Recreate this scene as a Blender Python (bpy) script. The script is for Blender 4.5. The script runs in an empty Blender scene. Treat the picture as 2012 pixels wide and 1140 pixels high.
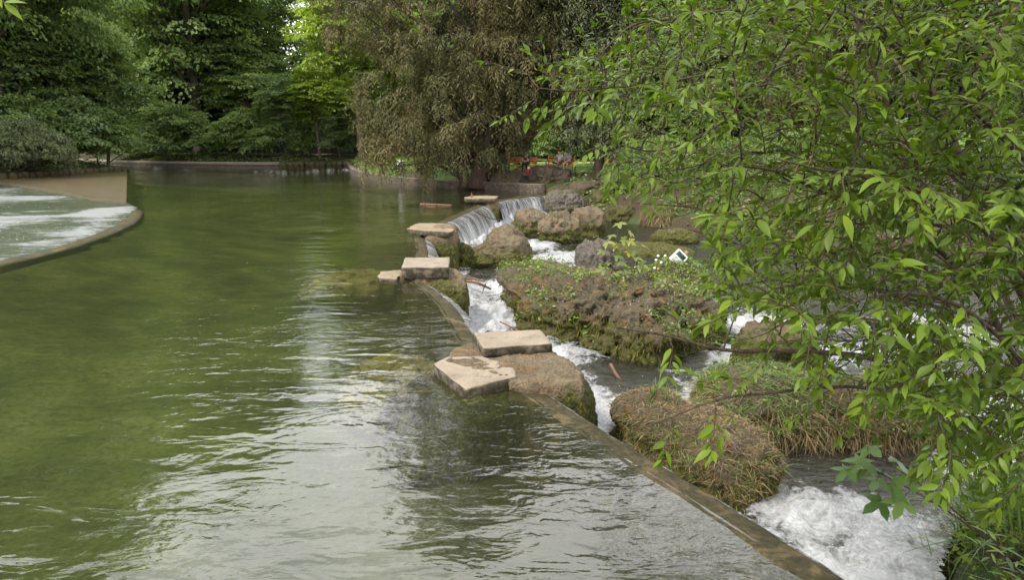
import bpy, bmesh, math, random
import numpy as np
from mathutils import Vector, Matrix
R = math.radians
sc = bpy.context.scene
COL = sc.collection

# ------------------------------------------------------------------ camera, sky, sun, exposure
CAM_H, PITCH, FPX = 3.2, R(12.7), 1341.3
cam_data = bpy.data.cameras.new('camera')
cam_data.lens, cam_data.sensor_width = 24.0, 36.0
cam_data.clip_start, cam_data.clip_end = 0.05, 3000.0
cam = bpy.data.objects.new('camera', cam_data)
COL.objects.link(cam)
cam.location = (0, 0, CAM_H)
cam.rotation_euler = (R(90) - PITCH, 0, 0)
sc.camera = cam

SUN_EL, SUN_AZ = R(52), R(236)          # azimuth clockwise from +Y
world = bpy.data.worlds.new('World')
sc.world = world
world.use_nodes = True
wn = world.node_tree
wn.nodes.clear()
w_out = wn.nodes.new('ShaderNodeOutputWorld')
w_bg = wn.nodes.new('ShaderNodeBackground')
w_bg.inputs['Strength'].default_value = 0.065
w_sky = wn.nodes.new('ShaderNodeTexSky')
w_sky.sky_type = 'NISHITA'
w_sky.sun_disc = False
w_sky.sun_elevation, w_sky.sun_rotation = SUN_EL, SUN_AZ
w_tc = wn.nodes.new('ShaderNodeTexCoord')
w_no = wn.nodes.new('ShaderNodeTexNoise')
w_no.inputs['Scale'].default_value = 2.2
w_no.inputs['Detail'].default_value = 6
w_no.inputs['Roughness'].default_value = 0.55
w_mp = wn.nodes.new('ShaderNodeMapping')
w_mp.inputs['Scale'].default_value = (1, 1, 2.2)
w_mp.inputs['Location'].default_value = (0.7, 0.3, 0.2)
w_rp = wn.nodes.new('ShaderNodeValToRGB')
CLOUD = 17.0
w_rp.color_ramp.elements[0].position, w_rp.color_ramp.elements[0].color = 0.40, (0.40, 0.43, 0.47, 1)
w_rp.color_ramp.elements[1].position, w_rp.color_ramp.elements[1].color = 0.60, (1.5, 1.48, 1.45, 1)
w_sc = wn.nodes.new('ShaderNodeVectorMath'); w_sc.operation = 'SCALE'
w_sc.inputs['Scale'].default_value = CLOUD
w_mx = wn.nodes.new('ShaderNodeMix'); w_mx.data_type = 'RGBA'
w_mx.inputs[0].default_value = 0.88
L = wn.links.new
L(w_tc.outputs['Generated'], w_mp.inputs['Vector'])
L(w_mp.outputs[0], w_no.inputs['Vector'])
L(w_no.outputs['Fac'], w_rp.inputs[0])
L(w_rp.outputs[0], w_sc.inputs[0])
L(w_sky.outputs[0], w_mx.inputs[6])
L(w_sc.outputs[0], w_mx.inputs[7])
L(w_mx.outputs[2], w_bg.inputs['Color'])
L(w_bg.outputs[0], w_out.inputs['Surface'])

sun_d = bpy.data.lights.new('sun', 'SUN')
sun_d.energy, sun_d.angle, sun_d.color = 2.3, R(6), (1.0, 0.95, 0.86)
sun = bpy.data.objects.new('sun', sun_d)
COL.objects.link(sun)
sun.rotation_euler = (R(90) - SUN_EL, 0, math.pi - SUN_AZ)
sun.location = (-10, -20, 40)

sc.view_settings.view_transform = 'Standard'
sc.view_settings.look = 'None'
sc.view_settings.exposure = 1.6
sc.view_settings.gamma = 1.0
sc.view_settings.use_curve_mapping = False
sc.render.engine = 'CYCLES'
sc.cycles.max_bounces = 12
sc.cycles.diffuse_bounces = 8
sc.cycles.transparent_max_bounces = 16
sc.cycles.transmission_bounces = 6
sc.cycles.use_denoising = True

# ------------------------------------------------------------------ helpers
CP, SP = math.cos(PITCH), math.sin(PITCH)

def ray(px, py):
    dx, dy = (px - 1006) / FPX, (570 - py) / FPX
    return np.array([dx, CP + dy * SP, -SP + dy * CP])

def on_level(px, py, z=0.0):
    d = ray(px, py)
    return np.array([0, 0, CAM_H]) + d * ((z - CAM_H) / d[2])

def at_y(px, py, Y):
    d = ray(px, py)
    return np.array([0, 0, CAM_H]) + d * (Y / d[1])

def at_depth(px, py, t):
    return np.array([0, 0, CAM_H]) + ray(px, py) * t

def tag(o, label=None, cat=None, group=None, kind=None):
    if label: o['label'] = label
    if cat: o['category'] = cat
    if group: o['group'] = group
    if kind: o['kind'] = kind
    return o

def empty(name, loc=(0, 0, 0), rz=0.0):
    o = bpy.data.objects.new(name, None)
    o.empty_display_size = 0.2
    o.location = loc
    o.rotation_euler = (0, 0, rz)
    COL.objects.link(o)
    return o

def link(name, me, parent=None, loc=None):
    o = bpy.data.objects.new(name, me)
    COL.objects.link(o)
    if parent is not None: o.parent = parent
    if loc is not None: o.location = loc
    return o

def mesh(name, V, F, mats, smooth=True, attrs=None, midx=None, uv=None):
    """V (n,3); F a list of face-index arrays (each (m,3) or (m,4)) or one array."""
    V = np.asarray(V, dtype=np.float32)
    if isinstance(F, np.ndarray): F = [F]
    F = [np.asarray(f, dtype=np.int32) for f in F if len(f)]
    me = bpy.data.meshes.new(name)
    me.vertices.add(len(V)); me.vertices.foreach_set('co', V.ravel())
    li = np.concatenate([f.ravel() for f in F])
    tot = np.concatenate([np.full(len(f), f.shape[1], np.int32) for f in F])
    st = np.concatenate([[0], np.cumsum(tot)[:-1]]).astype(np.int32)
    me.loops.add(len(li)); me.loops.foreach_set('vertex_index', li)
    me.polygons.add(len(tot)); me.polygons.foreach_set('loop_start', st)
    me.polygons.foreach_set('loop_total', tot)
    me.update(calc_edges=True)
    if smooth: me.polygons.foreach_set('use_smooth', np.ones(len(tot), bool))
    if midx is not None: me.polygons.foreach_set('material_index', np.asarray(midx, np.int32))
    for m in (mats if isinstance(mats, (list, tuple)) else [mats]): me.materials.append(m)
    for k, a in (attrs or {}).items():
        at = me.attributes.new(k, 'FLOAT', 'POINT')
        at.data.foreach_set('value', np.asarray(a, np.float32))
    if uv is not None:
        ul = me.uv_layers.new(name='UVMap')
        ul.data.foreach_set('uv', np.asarray(uv, np.float32)[li].ravel())
    return me

class Acc:
    """collects vertices and faces of several shapes for one mesh"""
    def __init__(s): s.V, s.F3, s.F4, s.A, s.n = [], [], [], [], 0
    def add(s, V, F, a=0.5):
        V = np.asarray(V, float).reshape(-1, 3)
        for f in (F if isinstance(F, list) else [F]):
            f = np.asarray(f, int)
            if len(f) == 0: continue
            (s.F3 if f.shape[1] == 3 else s.F4).append(f + s.n)
        s.V.append(V); s.n += len(V)
        s.A.append(np.full(len(V), a) if np.isscalar(a) else np.asarray(a))
        return s
    def mesh(s, name, mats, smooth=True):
        F = []
        if s.F3: F.append(np.concatenate(s.F3))
        if s.F4: F.append(np.concatenate(s.F4))
        return mesh(name, np.concatenate(s.V), F, mats, smooth, {'rnd': np.concatenate(s.A)})
    def build(s, name, mats, parent=None, smooth=True):
        return link(name, s.mesh(name, mats, smooth), parent)

def unit(v):
    v = np.asarray(v, float)
    return v / np.maximum(np.linalg.norm(v, axis=-1, keepdims=True), 1e-9)

def _h(ix, iy, iz, seed):
    h = (ix.astype(np.uint32) * np.uint32(374761393) + iy.astype(np.uint32) * np.uint32(668265263)
         + iz.astype(np.uint32) * np.uint32(2246822519) + np.uint32((seed * 974711 + 13) & 0xffffffff))
    h = (h ^ (h >> np.uint32(13))) * np.uint32(1274126177)
    h = (h ^ (h >> np.uint32(16))) * np.uint32(2654435761)
    return ((h ^ (h >> np.uint32(15))) & np.uint32(0xffff)).astype(np.float64) / 32767.5 - 1.0

def vnoise(P, seed=0):
    P = np.asarray(P, float)
    I = np.floor(P); f = P - I; I = I.astype(np.int64)
    u = f * f * (3 - 2 * f)
    r = 0
    for a in (0, 1):
        wx = u[..., 0] if a else 1 - u[..., 0]
        for b in (0, 1):
            wy = u[..., 1] if b else 1 - u[..., 1]
            for c in (0, 1):
                wz = u[..., 2] if c else 1 - u[..., 2]
                r = r + wx * wy * wz * _h(I[..., 0] + a, I[..., 1] + b, I[..., 2] + c, seed)
    return r

def fbm(P, scale=1.0, octv=4, seed=0, rough=0.5):
    P = np.asarray(P, float) * scale
    s, a, t = 0, 1.0, 0
    for k in range(octv):
        s = s + a * vnoise(P + 17.3 * k, seed + k); t += a
        P = P * 2.03; a *= rough
    return s / t

def sstep(x, a, b):
    t = np.clip((np.asarray(x, float) - a) / (b - a), 0, 1)
    return t * t * (3 - 2 * t)

def smooth_path(pts, n):
    """Catmull-Rom through pts, n samples per span"""
    P = np.asarray(pts, float)
    Q = np.vstack([2 * P[0] - P[1], P, 2 * P[-1] - P[-2]])
    out = []
    for i in range(1, len(Q) - 2):
        for t in np.linspace(0, 1, n, endpoint=False):
            a, b, c, d = Q[i - 1], Q[i], Q[i + 1], Q[i + 2]
            out.append(0.5 * (2 * b + (c - a) * t + (2 * a - 5 * b + 4 * c - d) * t * t + (3 * b - a - 3 * c + d) * t ** 3))
    out.append(Q[-2])
    return np.array(out)

def tube(pts, rad, sides=6, cap=True):
    P = np.asarray(pts, float); n = len(P)
    r = np.full(n, rad) if np.isscalar(rad) else np.asarray(rad, float)
    T = unit(np.gradient(P, axis=0))
    up = np.array([0, 0, 1.0]) if abs(T[0][2]) < 0.9 else np.array([1.0, 0, 0])
    A = unit(np.cross(T, up)); B = np.cross(T, A)
    th = np.linspace(0, 2 * np.pi, sides, endpoint=False)
    V = P[:, None] + r[:, None, None] * (np.cos(th)[None, :, None] * A[:, None] + np.sin(th)[None, :, None] * B[:, None])
    V = V.reshape(-1, 3)
    i = np.arange(n - 1)[:, None] * sides; j = np.arange(sides)[None]; k = (j + 1) % sides
    F = np.stack([i + j, i + k, i + sides + k, i + sides + j], -1).reshape(-1, 4)
    if not cap: return V, [F]
    V = np.vstack([V, P[0], P[-1]])
    c0 = n * sides
    jj = np.arange(sides); kk = (jj + 1) % sides
    C = np.vstack([np.stack([kk, jj, np.full(sides, c0)], -1),
                   np.stack([(n - 1) * sides + jj, (n - 1) * sides + kk, np.full(sides, c0 + 1)], -1)])
    return V, [F, C]

def box(c, s, rz=0.0, M=None):
    x, y, z = np.array(s) / 2.0
    V = np.array([[a * x, b * y, d * z] for d in (-1, 1) for b in (-1, 1) for a in (-1, 1)])
    if rz:
        q = np.array([[math.cos(rz), -math.sin(rz), 0], [math.sin(rz), math.cos(rz), 0], [0, 0, 1]])
        V = V @ q.T
    if M is not None: V = V @ np.asarray(M).T
    V = V + np.array(c)
    F = np.array([[0, 2, 3, 1], [4, 5, 7, 6], [0, 1, 5, 4], [2, 6, 7, 3], [0, 4, 6, 2], [1, 3, 7, 5]])
    return V, [F]

def bevel_me(me, w=0.02, seg=2):
    bm = bmesh.new(); bm.from_mesh(me)
    bmesh.ops.bevel(bm, geom=bm.edges[:], offset=w, segments=seg, affect='EDGES', profile=0.5)
    bm.to_mesh(me); bm.free()
    return me

def in_poly(X, Y, poly):
    poly = np.asarray(poly, float); ins = np.zeros(X.shape, bool)
    j = len(poly) - 1
    for i in range(len(poly)):
        xi, yi = poly[i]; xj, yj = poly[j]
        c = ((yi > Y) != (yj > Y)) & (X < (xj - xi) * (Y - yi) / (yj - yi + 1e-12) + xi)
        ins ^= c; j = i
    return ins

def seg_dist(X, Y, line, closed=False):
    line = np.asarray(line, float); d = np.full(X.shape, 1e9)
    n = len(line)
    for i in range(n if closed else n - 1):
        a, b = line[i], line[(i + 1) % n]
        ab = b - a; t = np.clip(((X - a[0]) * ab[0] + (Y - a[1]) * ab[1]) / (ab @ ab + 1e-12), 0, 1)
        d = np.minimum(d, np.hypot(X - a[0] - t * ab[0], Y - a[1] - t * ab[1]))
    return d

def sdist(X, Y, poly):
    d = seg_dist(X, Y, poly, True)
    return np.where(in_poly(X, Y, poly), -d, d)

# ------------------------------------------------------------------ materials
class NT:
    def __init__(s, name):
        s.m = bpy.data.materials.new(name); s.m.use_nodes = True
        s.t = s.m.node_tree; s.t.nodes.clear()
        s.out = s.t.nodes.new('ShaderNodeOutputMaterial')
    def put(s, sock, v):
        if v is None: return
        if hasattr(v, 'is_output'): s.t.links.new(v, sock)
        elif isinstance(v, (tuple, list)):
            v = tuple(v)
            if sock.type == 'RGBA' and len(v) == 3: v = v + (1,)
            sock.default_value = v
        else: sock.default_value = v
    def n(s, typ, outp=0, props=None, **ins):
        nd = s.t.nodes.new('ShaderNode' + typ)
        for k, v in (props or {}).items(): setattr(nd, k, v)
        for k, v in ins.items():
            key = int(k[1:]) if k[0] == 'i' and k[1:].isdigit() else k.replace('_', ' ')
            s.put(nd.inputs[key], v)
        return nd.outputs[outp]
    def noise(s, scale, detail=4, vec=None, rough=0.55, dist=0.0, outp=0):
        return s.n('TexNoise', outp, Vector=vec, Scale=scale, Detail=detail, Roughness=rough, Distortion=dist)
    def ramp(s, fac, stops):
        nd = s.t.nodes.new('ShaderNodeValToRGB'); e = nd.color_ramp.elements
        while len(e) < len(stops): e.new(0.5)
        for el, (p, c) in zip(e, stops):
            el.position = p; el.color = (c, c, c, 1) if np.isscalar(c) else tuple(c) + (1,)
        s.put(nd.inputs[0], fac)
        return nd.outputs[0]
    def mix(s, f, a, b, bl='MIX'):
        nd = s.t.nodes.new('ShaderNodeMix'); nd.data_type = 'RGBA'; nd.blend_type = bl
        s.put(nd.inputs[0], f); s.put(nd.inputs[6], a); s.put(nd.inputs[7], b)
        return nd.outputs[2]
    def math(s, op, a, b=None, c=None, clamp=False):
        nd = s.t.nodes.new('ShaderNodeMath'); nd.operation = op; nd.use_clamp = clamp
        s.put(nd.inputs[0], a)
        if b is not None: s.put(nd.inputs[1], b)
        if c is not None: s.put(nd.inputs[2], c)
        return nd.outputs[0]
    def pos(s): return s.n('NewGeometry', 0)
    def sep(s, v, i): return s.n('SeparateXYZ', i, Vector=v)
    def mapping(s, v, scale, rot=(0, 0, 0)):
        return s.n('Mapping', 0, Vector=v, Scale=scale, Rotation=rot)
    def attr(s, name): return s.n('Attribute', 2, {'attribute_name': name})
    def bump(s, h, strength=0.5, dist=0.1, normal=None):
        return s.n('Bump', 0, Height=h, Strength=strength, Distance=dist, Normal=normal)
    def done(s, shader):
        s.t.links.new(shader, s.out.inputs['Surface']); return s.m
    def bsdf(s, col, rough=0.7, spec=0.3, normal=None, **kw):
        return s.n('BsdfPrincipled', 0, Base_Color=col, Roughness=rough, Specular_IOR_Level=spec, Normal=normal, **kw)

def leaf_mat(name, c1, c2, c3, trans=0.35, rough=0.45, spec=0.35):
    k = NT(name)
    f = k.math('ADD', k.math('MULTIPLY', k.attr('rnd'), 0.75), k.math('MULTIPLY', k.n('ObjectInfo', 5), 0.25))
    col = k.ramp(f, [(0.0, c1), (0.5, c2), (1.0, c3)])
    big = k.noise(0.35, 2, k.pos())
    col = k.mix(k.math('MULTIPLY', k.ramp(big, [(0.35, 0.0), (0.7, 1.0)]), 0.45), col, c3)
    p = k.bsdf(col, rough, spec)
    t = k.n('BsdfTranslucent', 0, Color=k.mix(1.0, col, (1.25, 1.35, 0.7), 'MULTIPLY'))
    return k.done(k.n('MixShader', 0, i0=trans, i1=p, i2=t))

def plain(name, col, rough=0.6, spec=0.3, var=0.25, scale=20, bump=0.15, metal=0.0):
    k = NT(name)
    o = k.n('TexCoord', 3)
    nz = k.noise(scale, 5, o)
    c = k.mix(nz, tuple(v * (1 - var) for v in col), tuple(min(1, v * (1 + var)) for v in col))
    return k.done(k.bsdf(c, rough, spec, k.bump(nz, bump, 0.02), Metallic=metal))

def bark_mat(name, c1, c2, scale=6):
    k = NT(name)
    v = k.mapping(k.n('TexCoord', 3), (1, 1, 0.22))
    a = k.noise(scale, 6, v, 0.65, 0.6)
    c = k.ramp(a, [(0.3, c1), (0.7, c2)])
    return k.done(k.bsdf(c, 0.85, 0.2, k.bump(a, 0.9, 0.06)))

def rock_mat(name, stone, dark, pale, moss=0.5, orange=0.3, z_lo=-1.15, z_hi=-0.25, veg=0.0):
    k = NT(name)
    P = k.pos(); z = k.sep(P, 2)
    n1 = k.noise(1.7, 8, P, 0.62); n2 = k.noise(9, 7, P, 0.68); n3 = k.noise(38, 5, P, 0.7)
    base = k.ramp(n2, [(0.28, dark), (0.5, stone), (0.72, pale)])
    base = k.mix(k.ramp(n3, [(0.36, 0.75), (0.52, 0.0)]), base, tuple(v * 0.35 for v in dark))
    base = k.mix(k.ramp(n1, [(0.40, 0.0), (0.62, 0.55)]), base, tuple(v * 0.8 for v in pale))
    # orange algae band and moss towards the waterline, broken by noise
    zf = k.n('MapRange', 0, Value=k.math('ADD', z, k.math('MULTIPLY', k.math('SUBTRACT', n1, 0.5), 1.5)), From_Min=z_hi, From_Max=z_lo)
    of = k.math('MULTIPLY', k.ramp(k.noise(2.6, 6, P, 0.6), [(0.52, 0.0), (0.6, 1.0)]), orange)
    base = k.mix(of, base, k.ramp(n2, [(0.3, (0.16, 0.06, 0.012)), (0.7, (0.36, 0.17, 0.035))]))
    mcol = k.ramp(k.noise(14, 5, P, 0.65), [(0.3, (0.012, 0.014, 0.004)), (0.5, (0.045, 0.05, 0.010)), (0.72, (0.13, 0.115, 0.02))])
    mf = k.math('MULTIPLY', k.ramp(k.math('ADD', k.math('MULTIPLY', zf, 0.75), k.math('MULTIPLY', n2, 0.5)), [(0.42, 0.0), (0.68, 1.0)]), moss)
    base = k.mix(mf, base, mcol)
    if veg > 0:
        up = k.sep(k.n('NewGeometry', 1), 2)
        vf = k.math('MULTIPLY', k.math('MULTIPLY', k.ramp(up, [(0.35, 0.0), (0.75, 1.0)]), k.ramp(k.noise(3.2, 5, P, 0.6), [(0.36, 0.0), (0.52, 1.0)])), veg)
        base = k.mix(vf, base, k.ramp(n3, [(0.3, (0.03, 0.024, 0.014)), (0.55, (0.075, 0.06, 0.03)), (0.75, (0.10, 0.115, 0.035))]))
    wet = k.ramp(k.sep(P, 2), [(0.0, 0.0), (1.0, 0.0)])
    h = k.math('ADD', k.math('MULTIPLY', n2, 0.7), k.math('MULTIPLY', n3, 0.5))
    vor = k.n('TexVoronoi', 0, Vector=P, Scale=22.0)
    h = k.math('ADD', h, k.math('MULTIPLY', vor, 0.35))
    return k.done(k.bsdf(base, 0.88, 0.2, k.bump(h, 1.0, 0.09)))

def slab_mat(name, c1, c2, edge):
    k = NT(name)
    P = k.pos()
    n1 = k.noise(2.4, 7, P, 0.6); n2 = k.noise(30, 6, P, 0.7); n3 = k.noise(110, 3, P, 0.7)
    c = k.ramp(n1, [(0.3, c1), (0.7, c2)])
    c = k.mix(k.ramp(k.noise(5.5, 6, P, 0.7, 0.4), [(0.52, 0.0), (0.66, 0.6)]), c, tuple(v * 0.5 for v in c1))
    c = k.mix(k.ramp(n2, [(0.30, 0.65), (0.45, 0.0)]), c, tuple(v * 0.45 for v in c1))
    c = k.mix(k.ramp(n3, [(0.32, 0.5), (0.45, 0.0)]), c, (0.10, 0.085, 0.07))
    up = k.sep(k.n('NewGeometry', 3), 2)
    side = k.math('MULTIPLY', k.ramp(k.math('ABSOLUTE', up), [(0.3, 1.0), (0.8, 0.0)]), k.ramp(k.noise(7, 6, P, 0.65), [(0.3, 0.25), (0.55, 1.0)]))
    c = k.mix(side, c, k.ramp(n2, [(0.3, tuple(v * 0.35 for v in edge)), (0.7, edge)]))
    return k.done(k.bsdf(c, 0.85, 0.25, k.bump(k.math('ADD', n2, k.math('MULTIPLY', n1, 0.8)), 0.55, 0.03)))

M = {}
M['maple'] = leaf_mat('maple_leaf', (0.085, 0.126, 0.036), (0.160, 0.225, 0.066), (0.235, 0.305, 0.105), 0.5)
M['linden'] = leaf_mat('linden_leaf', (0.085, 0.125, 0.045), (0.145, 0.205, 0.075), (0.205, 0.270, 0.105), 0.5)
M['lime'] = leaf_mat('yellow_green_leaf', (0.085, 0.125, 0.014), (0.16, 0.23, 0.022), (0.24, 0.30, 0.035), 0.5)
M['dark'] = leaf_mat('dark_leaf', (0.075, 0.112, 0.032), (0.142, 0.203, 0.058), (0.215, 0.280, 0.092), 0.5)
M['yew'] = leaf_mat('yew_spray', (0.022, 0.029, 0.010), (0.066, 0.068, 0.026), (0.165, 0.126, 0.048), 0.25, 0.6, 0.2)
M['yew_dark'] = leaf_mat('dark_yew_spray', (0.030, 0.038, 0.017), (0.060, 0.072, 0.032), (0.105, 0.112, 0.052), 0.2, 0.6, 0.2)
M['spruce'] = leaf_mat('grey_green_spray', (0.055, 0.070, 0.030), (0.10, 0.122, 0.056), (0.15, 0.175, 0.085), 0.15, 0.6, 0.2)
M['elder'] = leaf_mat('shrub_leaf', (0.013, 0.029, 0.004), (0.048, 0.086, 0.008), (0.150, 0.208, 0.016), 0.36, 0.45, 0.16)
M['sapling'] = leaf_mat('sapling_leaf', (0.055, 0.085, 0.03), (0.10, 0.14, 0.045), (0.22, 0.22, 0.03), 0.35, 0.5, 0.3)
M['herb'] = leaf_mat('herb_leaf', (0.04, 0.08, 0.015), (0.09, 0.16, 0.025), (0.19, 0.24, 0.04), 0.35)
M['grass'] = leaf_mat('grass_blade', (0.035, 0.075, 0.015), (0.07, 0.13, 0.025), (0.13, 0.19, 0.045), 0.3, 0.4, 0.4)
M['straw'] = leaf_mat('dry_straw', (0.07, 0.048, 0.024), (0.16, 0.113, 0.058), (0.30, 0.225, 0.125), 0.15, 0.7, 0.2)
M['moss'] = leaf_mat('hanging_moss', (0.020, 0.022, 0.006), (0.06, 0.058, 0.012), (0.14, 0.11, 0.022), 0.1, 0.8, 0.2)
M['bark'] = bark_mat('tree_bark', (0.035, 0.026, 0.020), (0.115, 0.090, 0.070))
M['yew_bark'] = bark_mat('yew_bark', (0.025, 0.017, 0.012), (0.075, 0.052, 0.038))
M['twig'] = bark_mat('shrub_bark', (0.030, 0.022, 0.014), (0.105, 0.078, 0.050), 30)
M['stick'] = bark_mat('wet_driftwood', (0.05, 0.03, 0.018), (0.20, 0.12, 0.07), 25)
M['rock'] = rock_mat('tufa_rock', (0.105, 0.082, 0.048), (0.035, 0.027, 0.017), (0.195, 0.160, 0.105), 0.95, 0.12, veg=0.0)
M['rock_veg'] = rock_mat('overgrown_tufa', (0.082, 0.065, 0.042), (0.026, 0.020, 0.014), (0.155, 0.130, 0.09), 1.0, 0.35, veg=0.85)
M['rock_grey'] = rock_mat('grey_tufa', (0.085, 0.073, 0.060), (0.026, 0.022, 0.018), (0.18, 0.16, 0.135), 0.6, 0.05)
M['rock_bank'] = rock_mat('bank_rock', (0.062, 0.050, 0.033), (0.024, 0.019, 0.013), (0.12, 0.10, 0.07), 0.75, 0.1, z_lo=-0.8, z_hi=0.9)
M['pier'] = rock_mat('pier_rock', (0.13, 0.098, 0.058), (0.045, 0.034, 0.02), (0.21, 0.17, 0.112), 1.0, 0.16, z_lo=-0.65, z_hi=0.22)
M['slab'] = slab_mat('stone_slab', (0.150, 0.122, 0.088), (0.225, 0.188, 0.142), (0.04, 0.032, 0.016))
M['slab_old'] = slab_mat('old_stone_slab', (0.14, 0.108, 0.068), (0.21, 0.168, 0.112), (0.05, 0.04, 0.02))
M['kerb'] = slab_mat('bank_kerb', (0.085, 0.070, 0.053), (0.15, 0.125, 0.098), (0.05, 0.04, 0.026))
M['kerb_pale'] = slab_mat('pale_kerb', (0.19, 0.155, 0.125), (0.27, 0.225, 0.185), (0.20, 0.165, 0.13))
M['sunk'] = slab_mat('pale_sunken_stone', (0.15, 0.122, 0.066), (0.25, 0.205, 0.12), (0.08, 0.066, 0.032))
M['moss_block'] = rock_mat('mossy_wet_block', (0.06, 0.05, 0.03), (0.03, 0.026, 0.016), (0.09, 0.075, 0.045), 1.0, 0.0, z_lo=0.3, z_hi=0.9)

# ------------------------------------------------------------------ outlines of pool, river and side channel (world metres)
def lv(pts, z=0.0): return [tuple(on_level(x, y, z)[:2]) for x, y in pts]

S1 = [(3.55, 2.66), (3.07, 3.54), (2.57, 4.45), (2.06, 5.44), (1.42, 6.55), (0.76, 7.75), (0.40, 8.45)]
S2 = [(-0.30, 9.75), (-0.62, 11.0), (-1.08, 12.93), (-1.50, 14.1), (-1.95, 15.1)]
S3 = [(-2.00, 16.3), (-2.22, 18.2), (-2.52, 20.3), (-2.85, 22.3)]
S4 = [(-2.85, 24.0), (-2.52, 25.9), (-2.05, 28.6), (-1.60, 31.2), (-1.27, 33.2)]
S5 = [(-0.85, 34.2), (-0.35, 35.6), (0.55, 37.1), (1.35, 38.1), (2.2, 38.9)]
SEGS = [S1, S2, S3, S4, S5]

def offset(path, d):
    P = np.asarray(path, float); T = unit(np.gradient(P, axis=0))
    return P + d * np.stack([-T[:, 1], T[:, 0]], 1)        # to the left of travel = upstream

WEIR = [tuple(p) for S in SEGS for p in offset(S, 0.30)]
WEIR_DN = [p for S in SEGS for p in S]
WALL_R = [(1.75, 40.1), (-1.8, 42.6), (-5.5, 45.2), (-8.6, 48.6), (-11.5, 54.0), (-13.6, 59.0), (-14.8, 63.5)]
BANK_FAR = [(-14.8, 63.5), (-16.8, 71.0), (-18.7, 78.1)]
STONE_FAR = [(-18.7, 78.1), (-22.0, 77.5), (-25.8, 76.9)]
KERB_FAR = [(-25.8, 76.9), (-28.5, 76.8), (-36.0, 78.6), (-45.5, 82.5), (-62.0, 92.0)]
SHORE_L = [(-62, 82), (-48, 71.0), (-36.9, 66.4), (-37.4, 61), (-38.2, 56), (-39.4, 52.8), (-47, 50.5), (-60, 50)]
APRON_DN = lv([(0, 358), (100, 373), (200, 392), (248, 398)])
CREST_L = lv([(280, 412), (279, 424), (266, 438), (225, 458), (150, 485), (75, 505), (0, 523)]) + [(-12.2, 12.0), (-12.0, 4.0)]
CREST_L_IN = lv([(257, 410), (256, 420), (240, 434), (205, 452), (135, 477), (65, 498), (0, 511)]) + [(-12.8, 12.0), (-12.6, 4.0)]
POOL = WEIR + WALL_R + BANK_FAR[1:] + STONE_FAR[1:] + KERB_FAR[1:] + SHORE_L + [(-60, 49.0), (-46, 49.2)] + APRON_DN + CREST_L + [(-12.5, -20), (7, -20), (7, -1), (4.2, 1.4)]
CHANNEL = APRON_DN[::-1] + [(-46, 49.0), (-60, 48.8), (-60, 4.0)] + CREST_L_IN[::-1]
RIVER = WEIR_DN + [(3.6, 37.4), (6.2, 34.6), (8.8, 30.8), (13, 27.5), (22, 25), (42, 24), (42, 5), (16, 7.4), (9, 7.6), (6.4, 7.6), (5.0, 7.0), (4.25, 6.1), (3.75, 5.2), (3.52, 4.4), (3.5, 3.4), (3.75, 2.4)]
Z_RIVER, Z_CHAN = -1.15, -0.15

# ------------------------------------------------------------------ ground
def terrain_z(X, Y):
    P3 = np.stack([X, Y, 0 * X], -1)
    n = fbm(P3, 0.35, 4, 3); n2 = fbm(P3, 1.6, 3, 9)
    dp, dr, dc = sdist(X, Y, POOL), sdist(X, Y, RIVER), sdist(X, Y, CHANNEL)
    land = np.minimum(np.minimum(0.36 + 0.22 * np.maximum(dp - 0.4, 0), -1.2 + 0.62 * dr), 0.3 + 0.14 * dc)
    far = sstep(np.maximum(np.abs(X), Y), 40, 90)
    land = np.minimum(land, 1.0 + 0.25 * far * n)
    land = land + np.clip(0.08 * np.maximum(Y - 93, 0) + 0.08 * np.maximum(-X - 62, 0) + 0.06 * np.maximum(X - 45, 0), 0, 9)
    near_bank = (X > 3) & (Y < 8)
    land = np.where(near_bank, np.minimum(-0.85 + 0.8 * dr, 0.5), land)
    land = land + 0.05 * n2 * sstep(np.minimum(np.minimum(dp, dr), dc), 0.3, 1.2)
    z = land
    z = np.where(dp < 0.22, -1.05 + 0.14 * n + 0.05 * n2, z)
    dcr = seg_dist(X, Y, CREST_L)
    z = np.where((dp < 0.22) & (dcr < 6), np.maximum(z, -0.10 - 0.17 * dcr), z)
    z = np.where((dr < 0.12) & (dp >= -0.2), -1.75 + 0.12 * n, z)
    z = np.where((dc < 0.2) & (dp >= 0), -0.95 + 0.1 * n, z)
    z = np.where(in_poly(X, Y, CREST_L + CREST_L_IN[::-1]), -0.95, z)
    return z

def axis(lo, hi, fine_lo, fine_hi, step, grow=1.25, mx=60):
    a = list(np.arange(fine_lo, fine_hi + step, step)); s = step
    b = [a[-1]]
    while b[-1] < hi: s = min(s * grow, mx); b.append(b[-1] + s)
    s = step; c = [a[0]]
    while c[-1] > lo: s = min(s * grow, mx); c.append(c[-1] - s)
    return np.array(c[::-1][:-1] + a + b[1:])

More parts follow.
